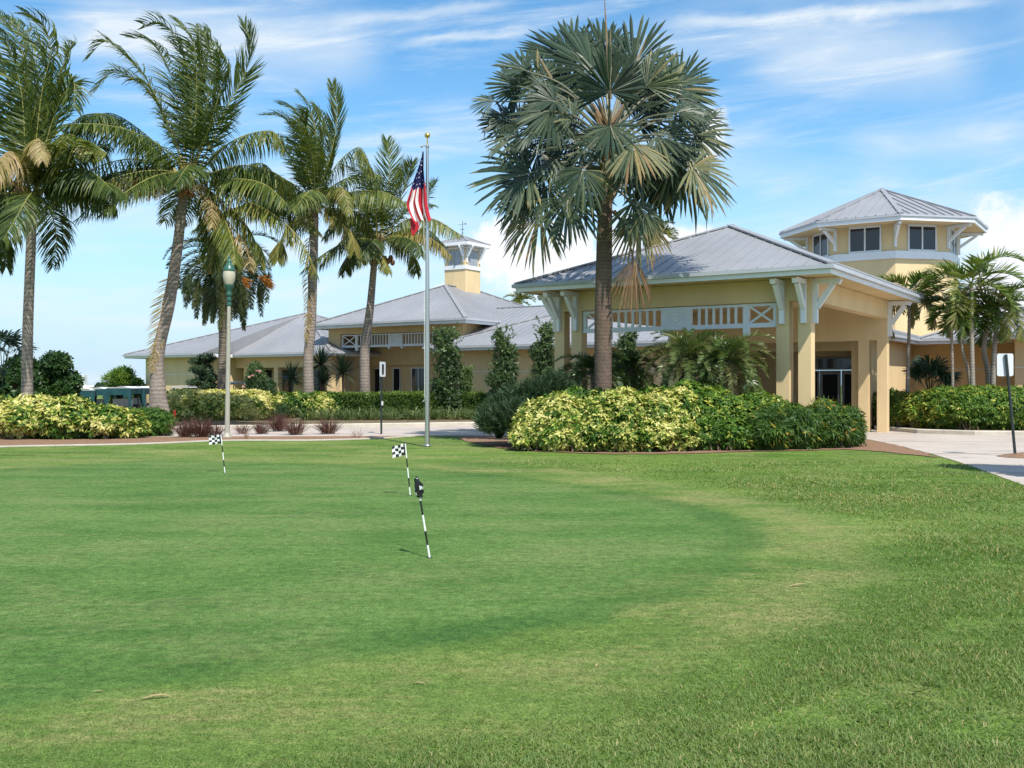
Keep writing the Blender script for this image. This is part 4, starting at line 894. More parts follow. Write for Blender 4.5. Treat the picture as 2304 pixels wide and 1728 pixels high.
L=[(1060,520,128,520,.9,.1,.42,110),(1175,680,95,400,-1.5,-.35,.42,150),(1330,500,78,450,.7,.1,.45,85),(1580,660,42,360,-.2,.1,.42,125),(1640,620,75,300,.9,.2,.35,110),(700,600,128,280,.3,.0,.42,100),
 (590,640,150,260,1.0,.1,.35,110),(400,720,163,190,.2,.1,.45,110),(790,790,215,330,-1.0,-.3,.40,140),(800,700,160,330,-.3,-.1,.45,120),(570,960,195,310,.0,0,.40,135),(520,880,165,260,.9,.1,.3,120),(640,1235,190,530,-.5,-.1,.5,118),
 (1000,1210,258,350,-1.7,-.4,.52,120),(1730,960,14,350,.2,0,.42,130),(1490,960,-12,330,-.9,-.2,.4,130),(1720,1190,-32,440,-.6,-.1,.62,125),(1650,1150,-55,420,.5,.1,.55,120),(1330,1020,-62,360,-1.5,-.4,.6,120),
 (700,1080,235,330,.7,.1,.3,120),(620,1440,215,340,.5,.1,.55,115),(900,1420,262,420,-.7,-.2,.5,115),(1010,1330,285,320,.9,.2,.3,120),(1330,1440,-62,350,-.8,-.2,.66,110),(1480,1240,-82,380,.9,.2,.35,120),
 (940,950,205,300,1.1,.2,.25,130),(1350,860,30,330,1.2,.2,.28,130),(1130,430,100,330,1.5,.2,.3,110),(1180,900,270,330,-1.3,-.5,.4,130),(900,620,120,300,1.4,.2,.3,120),(1430,700,60,330,1.3,.2,.3,120),(1560,1000,-30,330,1.2,.2,.28,130),(930,850,150,300,-.6,-.2,.45,105),(720,960,205,280,-.9,-.2,.44,105),(1420,640,55,300,-.7,-.25,.46,95),(830,1130,225,270,-.6,-.1,.42,105),(1560,840,20,290,-.9,-.2,.46,105),(1660,1080,-15,290,-.2,.0,.5,110),(1060,700,140,300,.9,.3,.25,100),(1330,760,40,300,.9,.3,.25,100),(1000,1060,215,300,.9,.2,.2,110),(1400,1120,-40,300,.9,.2,.2,110),(860,980,180,280,1.1,.2,.2,110),(1500,1150,-15,280,1.0,.2,.2,110),(1130,1150,250,300,.8,.2,.25,110),(760,870,170,280,.9,.2,.25,110),(1090,980,240,300,-.9,-.3,.42,115),(1290,1180,-70,300,-1.2,-.3,.5,110)]
L+=[(x+rng.normal(0,70),y+rng.normal(0,60),ang+rng.normal(0,22),R*.85,dy+rng.choice([-.35,.5]),face,max(.2,ti-.1),spr*.9) for k,(x,y,ang,R,dy,face,ti,spr) in enumerate(L) if k%3!=1]
for (x,y,ang,R,dy,face,ti,spr) in L:
    x=1170+(x-1170)*1.07; y-=25 if y<700 else 0
    if y>1380 and ti<.5 or y>1540: continue
    ti=min(ti,.60)
    low=y>1180; fanleaf(x,y,ang+rng.normal(0,6),R*(.86 if low else (1.04 if y<700 else .94))*rng.uniform(.9,1.08),dy,face+rng.normal(0,.12),ti+rng.normal(0,.06),spr*rng.uniform(.72,.98),cup=rng.uniform(-.45,.5),wr=1.05,ny=rng.choice([-1.,-.8,-.45]),nseg=int(22+spr*.085),droop=.15 if low else (.05 if y<700 else .11),tipdry=.34 if low else .10,tv=.11 if ti>.5 else .10)
fanleaf(680,1520,226,370,-.3,0,.76,100,droop=.3,tipdry=.4,tv=.12)
fanleaf(1380,1540,-66,330,-.7,-.1,.76,95,droop=.35,tipdry=.4,tv=.1)
fanleaf(1345,1845,-92,340,-.8,-.05,.985,44,dead=True,hx=1210,hy=1500,droop=.3,tipdry=.1,cup=.9,nseg=26,tv=.03)
for (x0,y0,x1,y1,dy) in ((1175,700,1138,-40,.1),(1180,700,1180,200,-.2),(1300,600,1440,260,-.3),(760,560,655,375,.2),(1215,640,1250,320,.3)):       # unopened spear leaves and old flower stalks
    g=G(); a=lb(at(1000+x0*S5,y0*S5,Y+dy)); b=lb(at(1000+x1*S5,y1*S5,Y+dy)); g.tube([a,(a+b)/2,b],[.05,.04,.008],7,0,.62); g.build('spear_leaf',[M['bis_stem']],BP)
g=G()
for i in range(46):                                          # old leaf bases criss-crossing under the crown
    az=rng.uniform(0,6.28); z=rng.uniform(0,1); v=460-z*190; c=lb(at(1362+z*8,v,Y)); d=np.array([math.cos(az),math.sin(az),0]); r=.2-.09*z
    g.tube([c+d*r*.7,c+d*(r+.13)+[0,0,.2],c+d*(r+.33)+[0,0,.55]],[.075,.055,.03],6,0,rng.uniform(.5,1))
g.build('leaf_base',M['bis_stem'],BP)

# ------------------------------------------------------------------ date palm with orange flower stalks
Y=50.0; hubD=at(503,596,Y); DP=root('date_palm','round-headed date palm with drooping fronds and orange flower stalks behind the lamp','palm tree',tuple(at(500,866+1.4/Y*F,Y)))
ld=lambda p: np.asarray(p,float)-np.array(DP.location)
trunk([ld(at(500,866+1.42/Y*F,Y)),ld(at(500,880,Y)),ld(at(502,760,Y)),ld(at(503,640,Y)),ld(hubD)],[.27,.24,.22,.25,.25],M['date_bark'],DP,bump=.09,pitch=.12)
for i in range(62):
    az=i*2.39996+rng.normal(0,.15); q=(i+.5)/62; e0=1.25-1.75*q**.8+rng.normal(0,.06); Ld=rng.uniform(3.0,3.9)*(1-.12*q); p=ld(hubD)+np.array([0,0,.2-.5*q]); P=[p]; e=e0
    for k in range(7):
        p=p+np.array([math.cos(az)*math.cos(e),math.sin(az)*math.cos(e),math.sin(e)])*Ld/7; e=max(e-(.34 if q<.75 else .42),-1.5); P.append(p.copy())
    g=G(); ti=.34+.25*(q>.5)*rng.random()+.35*(q>.82)*rng.random(); feather(g,P,n=84,Lmax=.46,wid=.042,tint=ti,tv=.08,droop=.12,wind=(0,0,0),a0=38,a1=55,lift=.45,rib=.03,segs=2,roll=rng.normal(0,.2))
    g.build('frond',[M['date_leaf'],M['date_leaf']],DP)
for (u,v,dy,ang) in ((486,604,-1.4,2.9),(592,628,-1.0,-.4),(548,630,-1.8,-.7),(600,636,-.9,-.5)):
    g=G(); c=ld(at(u,v,Y+dy)); b0=ld(hubD); g.tube([b0,(b0+c)/2+[0,0,.3],c],[.03,.025,.02],5,0,.3)
    az_=np.full(26,0.); d=np.stack([np.full(26,math.cos(ang)),rng.normal(0,.3,26),rng.normal(math.sin(ang),.28,26)],1); d=nrm(d)
    blades(g,np.repeat([c-nrm(np.array([math.cos(ang),0,math.sin(ang)]))*.25],26,0),d,.05,np.full(26,.75),np.cross(d,[0,1.,0])+rng.normal(0,.3,(26,3)),.35,segs=3,tint=rng.random(26)); g.build('flower_stalk',M['orange'],DP)

# ------------------------------------------------------------------ small feather palms
def small_palm(name,label,cat,base,tr,rs,hub,nf,L,leafL,wid,mat,bark,group,seed,e=(1.25,-.55),wind=0,n=42,tint=.45,dryn=0,curl=.30,shaft=None,rib=.016):
    global rng
    keep=rng; rng=np.random.default_rng(seed); R=root(name,label,cat,tuple(base),group=group); lo=lambda p: np.asarray(p,float)-np.asarray(base,float)
    if tr is not None: trunk([lo(p) for p in tr],rs,bark,R,bump=.03,pitch=.09,seg=10)
    h=lo(hub)
    if shaft: g=G(); g.lathe([(.05,-shaft),(.075,-shaft*.85),(.06,-.1),(.03,.1)],h,10,0,.55); g.build('crown_shaft',mat,R,smooth=True)
    for i in range(nf):
        az=i*2.39996+rng.normal(0,.25); q=(i+.5)/nf; e0=e[0]+(e[1]-e[0])*q+rng.normal(0,.08); Lf=L*rng.uniform(.85,1.08); p=h.copy(); P=[p]; ee=e0
        for k in range(6):
            p=p+np.array([math.cos(az)*math.cos(ee)-wind*k*.1,math.sin(az)*math.cos(ee),math.sin(ee)])*Lf/6; ee-=curl*(1.1-.3*q); P.append(p.copy())
        g=G(); dr=i>=nf-dryn; feather(g,P,n=n,Lmax=leafL,wid=wid,tint=.95 if dr else tint+rng.normal(0,.1)+.12*q,tv=.1,droop=.18 if not dr else 1.,wind=(-.05*wind,0,0),a0=36,a1=56,lift=.42,grav=.9 if dr else 0,rib=rib,segs=3,roll=rng.normal(0,.25),start=.16)
        o=g.build('frond',[mat,mat],R)
        if dr: o['label']='dry tan frond'
    rng=keep; return R
GR='slender palms beside the portico'
Yb=36.0
def adon(label,u,vb,pts,hub,nf,L,Y,seed,r=.055,dry=0,tint=.45,wid=.05,lf=.5):
    b=at(u,866+1.5/Y*F,Y); tr=[b]+[at(x,y,Y) for x,y in pts]+[at(hub[0],hub[1]+8,Y)]
    return small_palm('slender_palm',label,'palm tree',b,tr,[r*1.5,r*1.15,r,r*.9],at(*hub,Y),int(nf*1.1),L*1.0,lf*1.1,wid*1.05,M['adon_leaf'],M['thin_bark'],GR,seed,tint=tint,dryn=dry,shaft=.5)
adon('slender palm with thin pale trunk and tan skirt just right of the portico roof corner',2041,890,[(2042,860),(2045,760)],(2047,655),12,1.75,36.0,21,.06,3,.58)
adon('tallest slender palm of the cluster with wide arching fronds and bright yellow heart leaf',2190,871,[(2188,850),(2186,740)],(2186,640),14,2.25,34.5,22,.075,1,.62,.06,.62)
adon('slender palm with straight thin grey trunk left of the tallest cluster palm',2144,865,[(2143,830),(2141,750)],(2142,700),9,1.3,35.0,23,.05,0,.3,.045,.4)
adon('slender palm whose dark trunk bows out and joins the tallest palm near the ground',2188,871,[(2180,845),(2166,790),(2163,745)],(2164,700),9,1.35,34.8,24,.05,0,.5,.045,.4)
adon('slender palm with dark crooked trunk and spiky low crown right of the tallest palm',2222,871,[(2224,850),(2214,790),(2219,745)],(2221,712),11,1.25,35.6,25,.09,0,.25,.045,.45)
adon('slender palm with dark stout trunk nearest the sign, its fronds spreading right',2233,871,[(2235,830),(2240,760)],(2246,690),11,1.7,35.2,26,.08,0,.45,.05,.5)
GP_='feathery dwarf palms in front of the portico'
def pyg(label,u,v,Y,nf,L,seed,h,tint=.45):
    b=at(u,v,Y)*[1,1,0]; hub=at(u,v,Y)
    tr=None; 
    return small_palm('dwarf_date_palm',label,'dwarf palm',b,[b,b*[1,1,0]+[.05,0,hub[2]*.5],hub],[.07,.06,.06],hub,int(nf*1.5),L*1.1,.28,.024,M['pyg_leaf'],M['thin_bark'],GP_,seed,e=(1.3,-.5),n=54,tint=tint-.10,curl=.29,rib=.011)
pyg('dark dwarf palm with arching fronds half hidden behind the big fan palm trunk',1332,838,29.3,22,1.15,31,1.6,.3)
pyg('dwarf palm of thin arching fronds right of the big trunk, before the pale wall',1418,832,30.5,20,1.1,32,1.6,.3)
pyg('dwarf palm with bright fronds rising highest in the middle of the portico opening',1545,803,27.6,28,1.35,33,2,.66)
pyg('dwarf palm with arching bright fronds just left of the portico columns',1640,812,27.4,28,1.3,34,2,.66)
pyg('dwarf palm of drooping fronds between the other bright ones above the yellow shrub',1592,826,27.9,20,1.1,35,2,.55)
# fan palmetto under the slender palms, and yuccas by the porch
def fanshrub(label,u,v,Y,n,R,seed,zb=.13):
    global rng
    keep=rng; rng=np.random.default_rng(seed); c=at(u,v,Y); b=np.array([c[0],c[1],zb]); Rr=root('palmetto','%s'%label,'fan palm',tuple(b))
    for i in range(n):
        az=i*2.4; e=rng.uniform(.25,1.3); d=np.array([math.cos(az)*math.cos(e),math.sin(az)*math.cos(e),math.sin(e)]); p=(c-b)+d*R*.75
        g=G(); fan(g,p,d,[-d[0]*d[2],-d[1]*d[2]-.3,1],R*.75,26,120,.25,.08,.2,.25,0.); g.tube([np.zeros(3),(c-b)*.7,p],[.02,.018,.012],5,1,.3,cap=False)
        g.build('fan_leaf',[M['yucca'],M['yucca']],Rr)
    rng=keep; return Rr
fanshrub('dark green fan palmetto against the shaded wall beyond the right-hand hedge',2092,865,37.2,16,.85,41)
fanshrub('low fan palmetto at the left edge under the big green trees',6,800,38,10,.9,42,0)
def yucca(label,u,v,Y,heads,zb,seed):
    global rng
    keep=rng; rng=np.random.default_rng(seed); c=at(u,v,Y); b=np.array([c[0],c[1],zb]); R=root('yucca',label,'yucca',tuple(b),group='spiky yuccas by the clubhouse porch')
    for (du,dv,L,n) in heads:
        h=at(u+du,v+dv,Y)-b; g=G(); rosette(g,h,n,L,.055,(-35,88),.12,.45,.25,Lv=.2); g.build('leaf_rosette',M['yucca'],R)
        g=G(); g.tube([[0,0,0],h*.55+[0.03,0,0],h],[.07,.06,.05],8,0); g.build('stem',M['bark'],R)
    rng=keep; return R
yucca('low spiky yucca in front of the porch columns, between oleander and palm trunk',656,852,47.5,[(0,0,.95,130)],.28,51)
yucca('tall double-headed yucca directly right of the middle palm trunk',722,820,48.5,[(0,0,1.1,150),(6,42,.9,110)],.28,52)
yucca('spiky yucca on a bare brown stem under the timber screen',771,838,47.8,[(0,0,1.05,150)],.28,53)
# ------------------------------------------------------------------ shrubs and hedges
def shrub(name,label,cat,blobs,n,mat,tint,k=5,L=.11,w=.05,group=None,zmin=.04,inner=.3,core=.8,stem=True,**kw):
    extra=[]
    for c,r in blobs:                                      # smaller bumps break up the outline
        for i in range(4):
            u=nrm(rng.standard_normal(3)); u[2]=abs(u[2])*.9-.25; s=rng.uniform(.32,.5); extra.append((np.array(c,float)+u*np.array(r)*.82,np.array(r)*s*rng.uniform(.8,1.15,3)))
    blobs=list(blobs)+[(c,r) for c,r in extra if c[2]>.15]
    b=np.mean([c for c,r in blobs],0)*[1,1,0]+[0,0,zmin-.03]; R=root(name,label,cat,tuple(b),group=group)
    g=G(); bl=[(np.array(c,float)-b,r) for c,r in blobs]
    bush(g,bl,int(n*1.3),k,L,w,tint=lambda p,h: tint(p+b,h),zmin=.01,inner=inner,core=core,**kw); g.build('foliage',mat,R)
    if stem:
        g=G()
        for c,r in bl:
            for i in range(3):
                q=c+rng.normal(0,.3,3)*np.array(r); q[2]=max(q[2],.1); a=np.array([c[0]+rng.normal(0,.12),c[1]+rng.normal(0,.12),-.02]); g.tube([a,(a+q)/2+rng.normal(0,.05,3),q],[.022,.016,.008],5)
        g.build('stem',M['bark'],R)
    return R
def vtint(bias,amp=.42,sc=1.5):
    return lambda p,h: np.clip(.5+bias+.75*amp*patch(p,sc)+.18*patch(p,3.1)+.48*(h-.5),0.06,.98)
GV='yellow-green variegated shrubs'
# long yellow hedge at the left edge
bl=[]
for x,y,z,rx,ry,rz in ((-17.2,31.2,.62,1.1,.9,.72),(-15.9,30.9,.6,1.1,.95,.72),(-14.7,30.8,.64,1.0,.95,.72),(-13.6,30.7,.6,1.0,.95,.70),(-12.6,30.9,.48,.85,.85,.56),(-11.95,31.1,.38,.6,.7,.46)): bl.append(((x,y,z),(rx,ry,rz)))
shrub('variegated_hedge','long yellow variegated hedge along the left edge of the lawn','hedge',bl,5600,M['varieg'],vtint(.11,.45),group=GV,L=.17,w=.08,inner=.42,core=.66)
bl=[((-11.55,32.4,.42),(.6,.6,.5)),((-12.1,33.3,.42),(.8,.6,.5)),((-12.9,33.6,.40),(.7,.5,.5))]
shrub('green_shrub','dark green shrub between the long yellow hedge and the leaning palm trunk','shrub',bl,1500,M['green_shrub'],lambda p,h: .25+.3*h,k=5,L=.13,w=.04,droop=.6)
# yellow hedges beyond the road
zb=.16
bl=[((x,y,.75),(1.0,.9,.72)) for x,y in ((-13.5,40.7),(-13.0,40.9),(-12.2,41.1),(-11.4,41.3),(-10.8,41.4))]
shrub('variegated_hedge','yellow and green hedge behind the leaning palm trunk and the lamp post','hedge',bl,4300,M['varieg'],vtint(.17),group=GV,L=.15,w=.07,zmin=zb)
bl=[((x,y,.72),(.85,.8,.65)) for x,y in ((-10.1,43.4),(-9.3,43.6),(-8.55,43.9),(-8.0,44.6))]
shrub('variegated_hedge','small yellow hedge either side of the middle palm trunk base','hedge',bl,2200,M['varieg'],vtint(.05),group=GV,L=.14,w=.065,zmin=zb)
bl=[((-7.7,45.6,.7),(.9,.7,.6)),((-6.9,45.3,.75),(.8,.7,.6))]
shrub('green_shrub','dark round shrub left of the clipped green hedge under a yucca','shrub',bl,1300,M['dark_shrub'],lambda p,h: .35+.4*h,k=5,L=.12,w=.05,zmin=.2)
# clipped green hedge: flat top and straight face
R=root('clipped_hedge','clipped flat-topped green hedge along the far kerb, behind the flagpole','hedge',(-4.2,44.4,.2))
g=G(); n=6200; a=rng.random(n); face=rng.random(n); P0=np.array([-7.3,43.3]); P1_=np.array([-1.0,45.3]); e=nrm(P1_-P0); nn2=np.array([e[1],-e[0]]); Lh=np.linalg.norm(P1_-P0); D=1.5; H=1.0
pp=P0+np.outer(a*Lh,e); top=face<.42; pos=np.zeros((n,3)); nor=np.zeros((n,3))
dp=rng.random(n)
pos[:,:2]=pp-np.outer(np.where(top,dp*D,np.abs(rng.normal(0,.07,n))),nn2); pos[:,2]=.2+np.where(top,H+rng.normal(0,.035,n),dp*H)
pos[:,2]+=.06*patch(pos,1.2); pos[:,:2]+=np.outer(.08*patch(pos+5,1.5),nn2)
nor[:,:2]=np.where(top[:,None],0,nn2); nor[:,2]=np.where(top,1,.25); pos-=np.array([-4.2,44.4,.2])
for i in range(4):
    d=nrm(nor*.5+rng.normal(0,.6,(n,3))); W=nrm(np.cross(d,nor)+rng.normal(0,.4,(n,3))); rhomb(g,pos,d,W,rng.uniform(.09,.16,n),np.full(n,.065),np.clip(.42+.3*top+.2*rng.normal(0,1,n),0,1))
c0=np.array([-4.2,44.4]); q=lambda s,d,z: np.array([*(P0+e*s-nn2*d-c0),z])
v=[q(.05,.1,0),q(Lh-.05,.1,0),q(Lh-.05,D,0),q(.05,D,0),q(.05,.1,H-.08),q(Lh-.05,.1,H-.08),q(Lh-.05,D,H-.08),q(.05,D,H-.08)]
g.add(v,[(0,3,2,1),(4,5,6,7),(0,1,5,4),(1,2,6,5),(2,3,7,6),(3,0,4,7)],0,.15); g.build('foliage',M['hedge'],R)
g=G()
for i in range(14): s=.2+i*.43; g.tube([q(s,.5,-.05),q(s+.05,.55,.7)],[.025,.015],5)
g.build('stem',M['bark'],R)
bl=[((x,y,.62),(.9,.5,.5)) for x,y in ((-4.6,47.6),(-3.6,47.9),(-2.4,48.3),(-1.3,48.6),(-.4,48.9))]
shrub('low_shrub','low bright green shrubs against the wall behind the clipped hedge','shrub',bl,1500,M['green_shrub'],lambda p,h:.5+.35*h,k=5,L=.13,w=.05,zmin=.3)
# centre island shrubs round the silver palm
def bl_px(L): return [((*at(u,v,Y)[:2],z),(rx,ry,rz)) for (u,v,Y,z,rx,ry,rz) in L]
bl=bl_px([(1212,900,25.9,.64,.66,.75,.66),(1262,900,25.4,.74,.70,.8,.74),(1335,900,25.4,.64,.68,.8,.66),(1402,900,25.3,.78,.74,.85,.80),(1470,900,25.3,.70,.70,.85,.72),(1530,900,25.7,.80,.56,.8,.80),(1475,900,26.6,.85,.9,.7,.78),(1350,900,26.6,.8,1.0,.6,.75),(1250,900,26.6,.72,.8,.5,.7),(1195,900,25.3,.38,.5,.5,.42),(1255,900,24.95,.40,.55,.5,.44),(1325,900,24.75,.38,.55,.5,.42),(1395,900,24.65,.42,.6,.5,.46),(1465,900,24.7,.42,.6,.5,.46),(1530,900,25.0,.40,.5,.5,.44)])
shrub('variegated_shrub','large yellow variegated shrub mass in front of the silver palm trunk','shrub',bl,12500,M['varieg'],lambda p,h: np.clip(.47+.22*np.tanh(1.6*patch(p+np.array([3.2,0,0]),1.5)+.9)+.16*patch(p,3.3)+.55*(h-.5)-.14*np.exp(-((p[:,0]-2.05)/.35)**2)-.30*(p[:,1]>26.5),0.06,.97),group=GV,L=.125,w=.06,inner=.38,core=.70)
bl=bl_px([(1290,880,27.15,.95,.6,.45,.62),(1400,880,26.95,.98,.5,.4,.62),(1470,880,27.2,1.0,.5,.45,.62)])
shrub('green_shrub','green leafy shrub close around the foot of the big fan palm trunk','shrub',bl,1800,M['green_shrub'],lambda p,h: np.clip(.42+.2*patch(p,1.3)+.3*(h-.4),0,.8),L=.14,w=.055,inner=.4,core=.6)
bl=bl_px([(1545,880,26.3,.90,.62,.7,.88),(1605,880,26.0,.78,.70,.8,.82),(1668,880,26.2,.66,.66,.8,.72),(1700,880,27.0,.8,.6,.6,.72),(1590,880,27.0,.9,.8,.6,.8),(1575,880,25.3,.40,.55,.5,.44),(1640,880,25.3,.40,.6,.5,.44),(1700,880,25.5,.38,.5,.5,.42)])
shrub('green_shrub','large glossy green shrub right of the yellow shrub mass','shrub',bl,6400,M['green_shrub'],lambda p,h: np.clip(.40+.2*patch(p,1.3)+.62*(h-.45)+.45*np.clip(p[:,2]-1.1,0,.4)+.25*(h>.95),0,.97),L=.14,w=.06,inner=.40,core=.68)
bl=bl_px([(1755,890,27.1,.86,.38,.4,.4),(1735,890,27.3,.95,.35,.4,.42),(1785,890,27.2,.75,.35,.4,.4)])
shrub('variegated_shrub','small yellow shrub tucked at the foot of the portico columns','shrub',bl,1300,M['varieg'],vtint(.12,.3),group=GV,L=.115,w=.052)
bl=bl_px([(1725,900,25.6,.5,.6,.7,.62),(1790,900,25.9,.5,.7,.7,.62),(1855,900,26.4,.55,.68,.7,.66),(1905,900,26.9,.52,.42,.6,.60),(1850,900,27.3,.68,.6,.5,.6)])
shrub('long_leaf_shrub','shrub of long arching leaves with yellow patches at the right end of the island','shrub',bl,4300,M['croton'],lambda p,h: np.clip(.42+.22*patch(p,1.6)+.3*(h-.45)+.38*(h>.93),0,.93),k=5,L=.22,w=.042,inner=.32,droop=.75,rand=.5)
# dark feathery shrub at the island's left end: many fine upright sprays
def needle(name,label,pts,n,L,mat,seed,zmin=.04,w=.013,tint=.4,cat='shrub',el=(15,80),group=None,droop=.3,dim=.22,tv=.2):
    global rng
    keep=rng; rng=np.random.default_rng(seed); b=np.mean([p[0] for p in pts],0)*[1,1,0]+[0,0,zmin-.02]; R=root(name,label,cat,tuple(b),group=group); g=G()
    for c,r in pts:
        c=np.array(c,float)-b; m=max(int(n/len(pts)),1)
        for j in range(m):
            u=nrm(rng.standard_normal(3)); u[2]=abs(u[2])*1.0-.25; p=c+u*np.array(r)*rng.uniform(.35,1)**.5
            p[2]=max(p[2],.02); k=26
            az=rng.uniform(0,6.28); e=rad(rng.uniform(*el)); d0=nrm(np.array([math.cos(az)*math.cos(e),math.sin(az)*math.cos(e),math.sin(e)])+u*.8)
            s=np.linspace(0,1,k)[:,None]; pos=p+d0*s*L*1.2; d=nrm(d0*1.2+rng.normal(0,.55,(k,3)))
            blades(g,pos,d,w,np.full(k,L*.55),rng.normal(0,1,(k,3)),droop,segs=2,tint=np.clip(tint+rng.normal(0,tv,k),0,1))
        g.ell(c+[0,.05,.0],np.array(r)*.42,10,7,.1,0,.1)
    g.build('foliage',mat,R); rng=keep; return R
needle('feathery_shrub','dark blue-green feathery shrub at the left end of the centre island',[(np.array([*at(u,0,Yq)[:2],z]),r) for u,Yq,z,r in ((1122,26.8,.42,(.36,.5,.46)),(1160,26.6,.5,(.42,.6,.56)),(1158,27.6,.75,(.45,.5,.7)),(1205,27.6,.95,(.5,.5,.75)),(1250,28.0,1.15,(.5,.5,.7)),(1122,27.6,.55,(.36,.45,.55)))],1700,.34,M['dark_shrub'],61,w=.017,el=(25,85))
# right-hand hedge
bl=[]
for x,y,z,rx,ry,rz in ((14.15,36.1,.72,.55,.7,.66),(14.55,35.2,.74,.65,.75,.70),(14.95,34.6,.78,.75,.75,.78),(15.6,34.2,.80,.8,.75,.80),(16.3,34.1,.80,.8,.75,.80),(17.0,34.0,.78,.7,.75,.78)): bl.append(((x,y,z+.05),(rx,ry,rz)))
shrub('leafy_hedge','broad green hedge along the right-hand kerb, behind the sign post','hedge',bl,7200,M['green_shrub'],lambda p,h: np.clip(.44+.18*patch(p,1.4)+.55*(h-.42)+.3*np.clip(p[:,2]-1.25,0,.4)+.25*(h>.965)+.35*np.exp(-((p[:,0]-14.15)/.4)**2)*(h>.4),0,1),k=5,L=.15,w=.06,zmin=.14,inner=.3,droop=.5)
bl=[((14.6,38.4,.8),(.35,.5,.7)),((13.9,38.0,.75),(.3,.4,.6))]
shrub('variegated_shrub','yellow-leaved shrub seen in the gap between the far portico columns','shrub',bl,900,M['varieg'],vtint(.06,.3),group=GV,L=.13,w=.055,zmin=.14)
# column-shaped trees against the pale wall
def coltree(label,u,Y,vtop,wpx,seed,zb=.3,tint=.4):
    global rng
    keep=rng; rng=np.random.default_rng(seed); c=at(u,vtop,Y); H=c[2]-zb; r=wpx/2/F*Y; R=root('column_tree',label,'tree',(c[0],c[1],zb),group='column-shaped trees along the clubhouse wall'); bl=[]
    for i in range(9):
        q=(i+.5)/9; rr=r*(1.0-.42*q**2.2)*rng.uniform(.62,1.08); bl.append(((rng.normal(0,.22*r),rng.normal(0,.22*r),.25+H*.9*q),(rr,rr,H*.11)))
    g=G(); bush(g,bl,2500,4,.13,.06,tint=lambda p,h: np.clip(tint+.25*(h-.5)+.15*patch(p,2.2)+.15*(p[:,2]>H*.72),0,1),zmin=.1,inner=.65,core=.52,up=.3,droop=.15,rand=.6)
    for i in range(60):                                   # loose twigs breaking the outline
        z=rng.uniform(.25,1.0)*H; az=rng.uniform(0,6.28); rr=r*(1.0-.55*(z/H)**1.5); p=np.array([math.cos(az)*rr*.8,math.sin(az)*rr*.8,z]); d=nrm(np.array([math.cos(az)*.6,math.sin(az)*.6,rng.uniform(.4,1.3)])); k=14
        s=np.linspace(0,1,k)[:,None]; pos=p+d*s*rng.uniform(.2,.5); dd=nrm(d+rng.normal(0,.7,(k,3))); rhomb(g,pos,dd,nrm(rng.normal(0,1,(k,3))),np.full(k,.13),np.full(k,.055),np.clip(tint+.2+rng.normal(0,.12,k),0,1))
    g.build('crown',M['column_leaf'],R)
    g=G(); g.tube([[0,0,0],[.02,0,H*.5],[0,.02,H*.9]],[.07,.05,.02],8)
    for i in range(10): z=rng.uniform(.2,.8)*H; az=rng.uniform(0,6.28); g.tube([[0,0,z],[math.cos(az)*r*.6,math.sin(az)*r*.6,z+.35]],[.025,.01],5)
    g.build('trunk',M['bark'],R); rng=keep
coltree('leftmost column-shaped tree, standing right behind the flagpole',1005,45.0,738,92,71)
coltree('column-shaped tree before the pale wall midway between flagpole and portico',1132,43.5,742,72,72)
coltree('column-shaped tree half hidden by the left portico column',1228,42.5,732,66,73)
coltree('column-shaped tree seen through the portico just right of the big trunk',1408,40.8,742,66,74)
coltree('slim pale green sapling beside the leftmost column-shaped tree',1049,45.8,835,26,75,tint=.7)
# conifer-like dark tree, oleander with pink blossoms, feathery ferns
def dark_tree():
    Y=50.5; c=at(462,800,Y); R=root('dark_tree','dark bushy tree with layered branches in front of the left wing wall','tree',(c[0],c[1],.28)); H=c[2]-.28; g=G(); bl=[]
    for i in range(16):
        q=rng.uniform(.12,1); az=rng.uniform(0,6.28); rr=1.0*(1.05-.75*q); bl.append(((math.cos(az)*rr*.8-.15,math.sin(az)*rr*.6,H*q),(.42,.42,.16)))
    bl.append(((0,0,H*.5),(.5,.5,H*.42)))
    bush(g,bl,2400,4,.14,.05,tint=lambda p,h:.2+.35*h,zmin=.1,inner=.6,core=.5,rand=.6); g.build('crown',M['dark_shrub'],R)
    g=G(); g.tube([[0,0,0],[0,0,H*.9]],[.09,.03],8); g.build('trunk',M['bark'],R)
dark_tree()
def oleander():
    Y=43.0; b=np.array([*at(585,0,Y)[:2],.2]); R=root('flowering_shrub','upright shrub with a few pink blossoms at its top, right of the lamp post','shrub',tuple(b)); bl=[((0,0,.75),(.62,.55,.75)),((-.15,0,1.5),(.5,.45,.65)),((-.2,.0,2.05),(.3,.3,.38)),((.3,.1,1.2),(.4,.4,.5))]
    g=G(); bush(g,bl,2600,4,.17,.04,tint=lambda p,h:.15+.35*h+.3*(p[:,2]>1.7),zmin=.05,inner=.5,core=.66,up=.3,rand=.6,droop=.1); g.build('foliage',M['column_leaf'],R)
    for (x,z) in ((-.33,1.75),(-.22,1.82),(-.02,2.02),(-.62,1.35),(.12,2.0)):
        g=G(); rosette(g,[x,-.42,z],14,.10,.07,(0,80),.2,.6,.3); g.build('blossom',M['pink'],R)
    g=G()
    for i in range(6): g.tube([[rng.normal(0,.1),rng.normal(0,.1),0],[rng.normal(-.1,.25),rng.normal(0,.2),1.6]],[.025,.012],5)
    g.build('stem',M['bark'],R)
oleander()
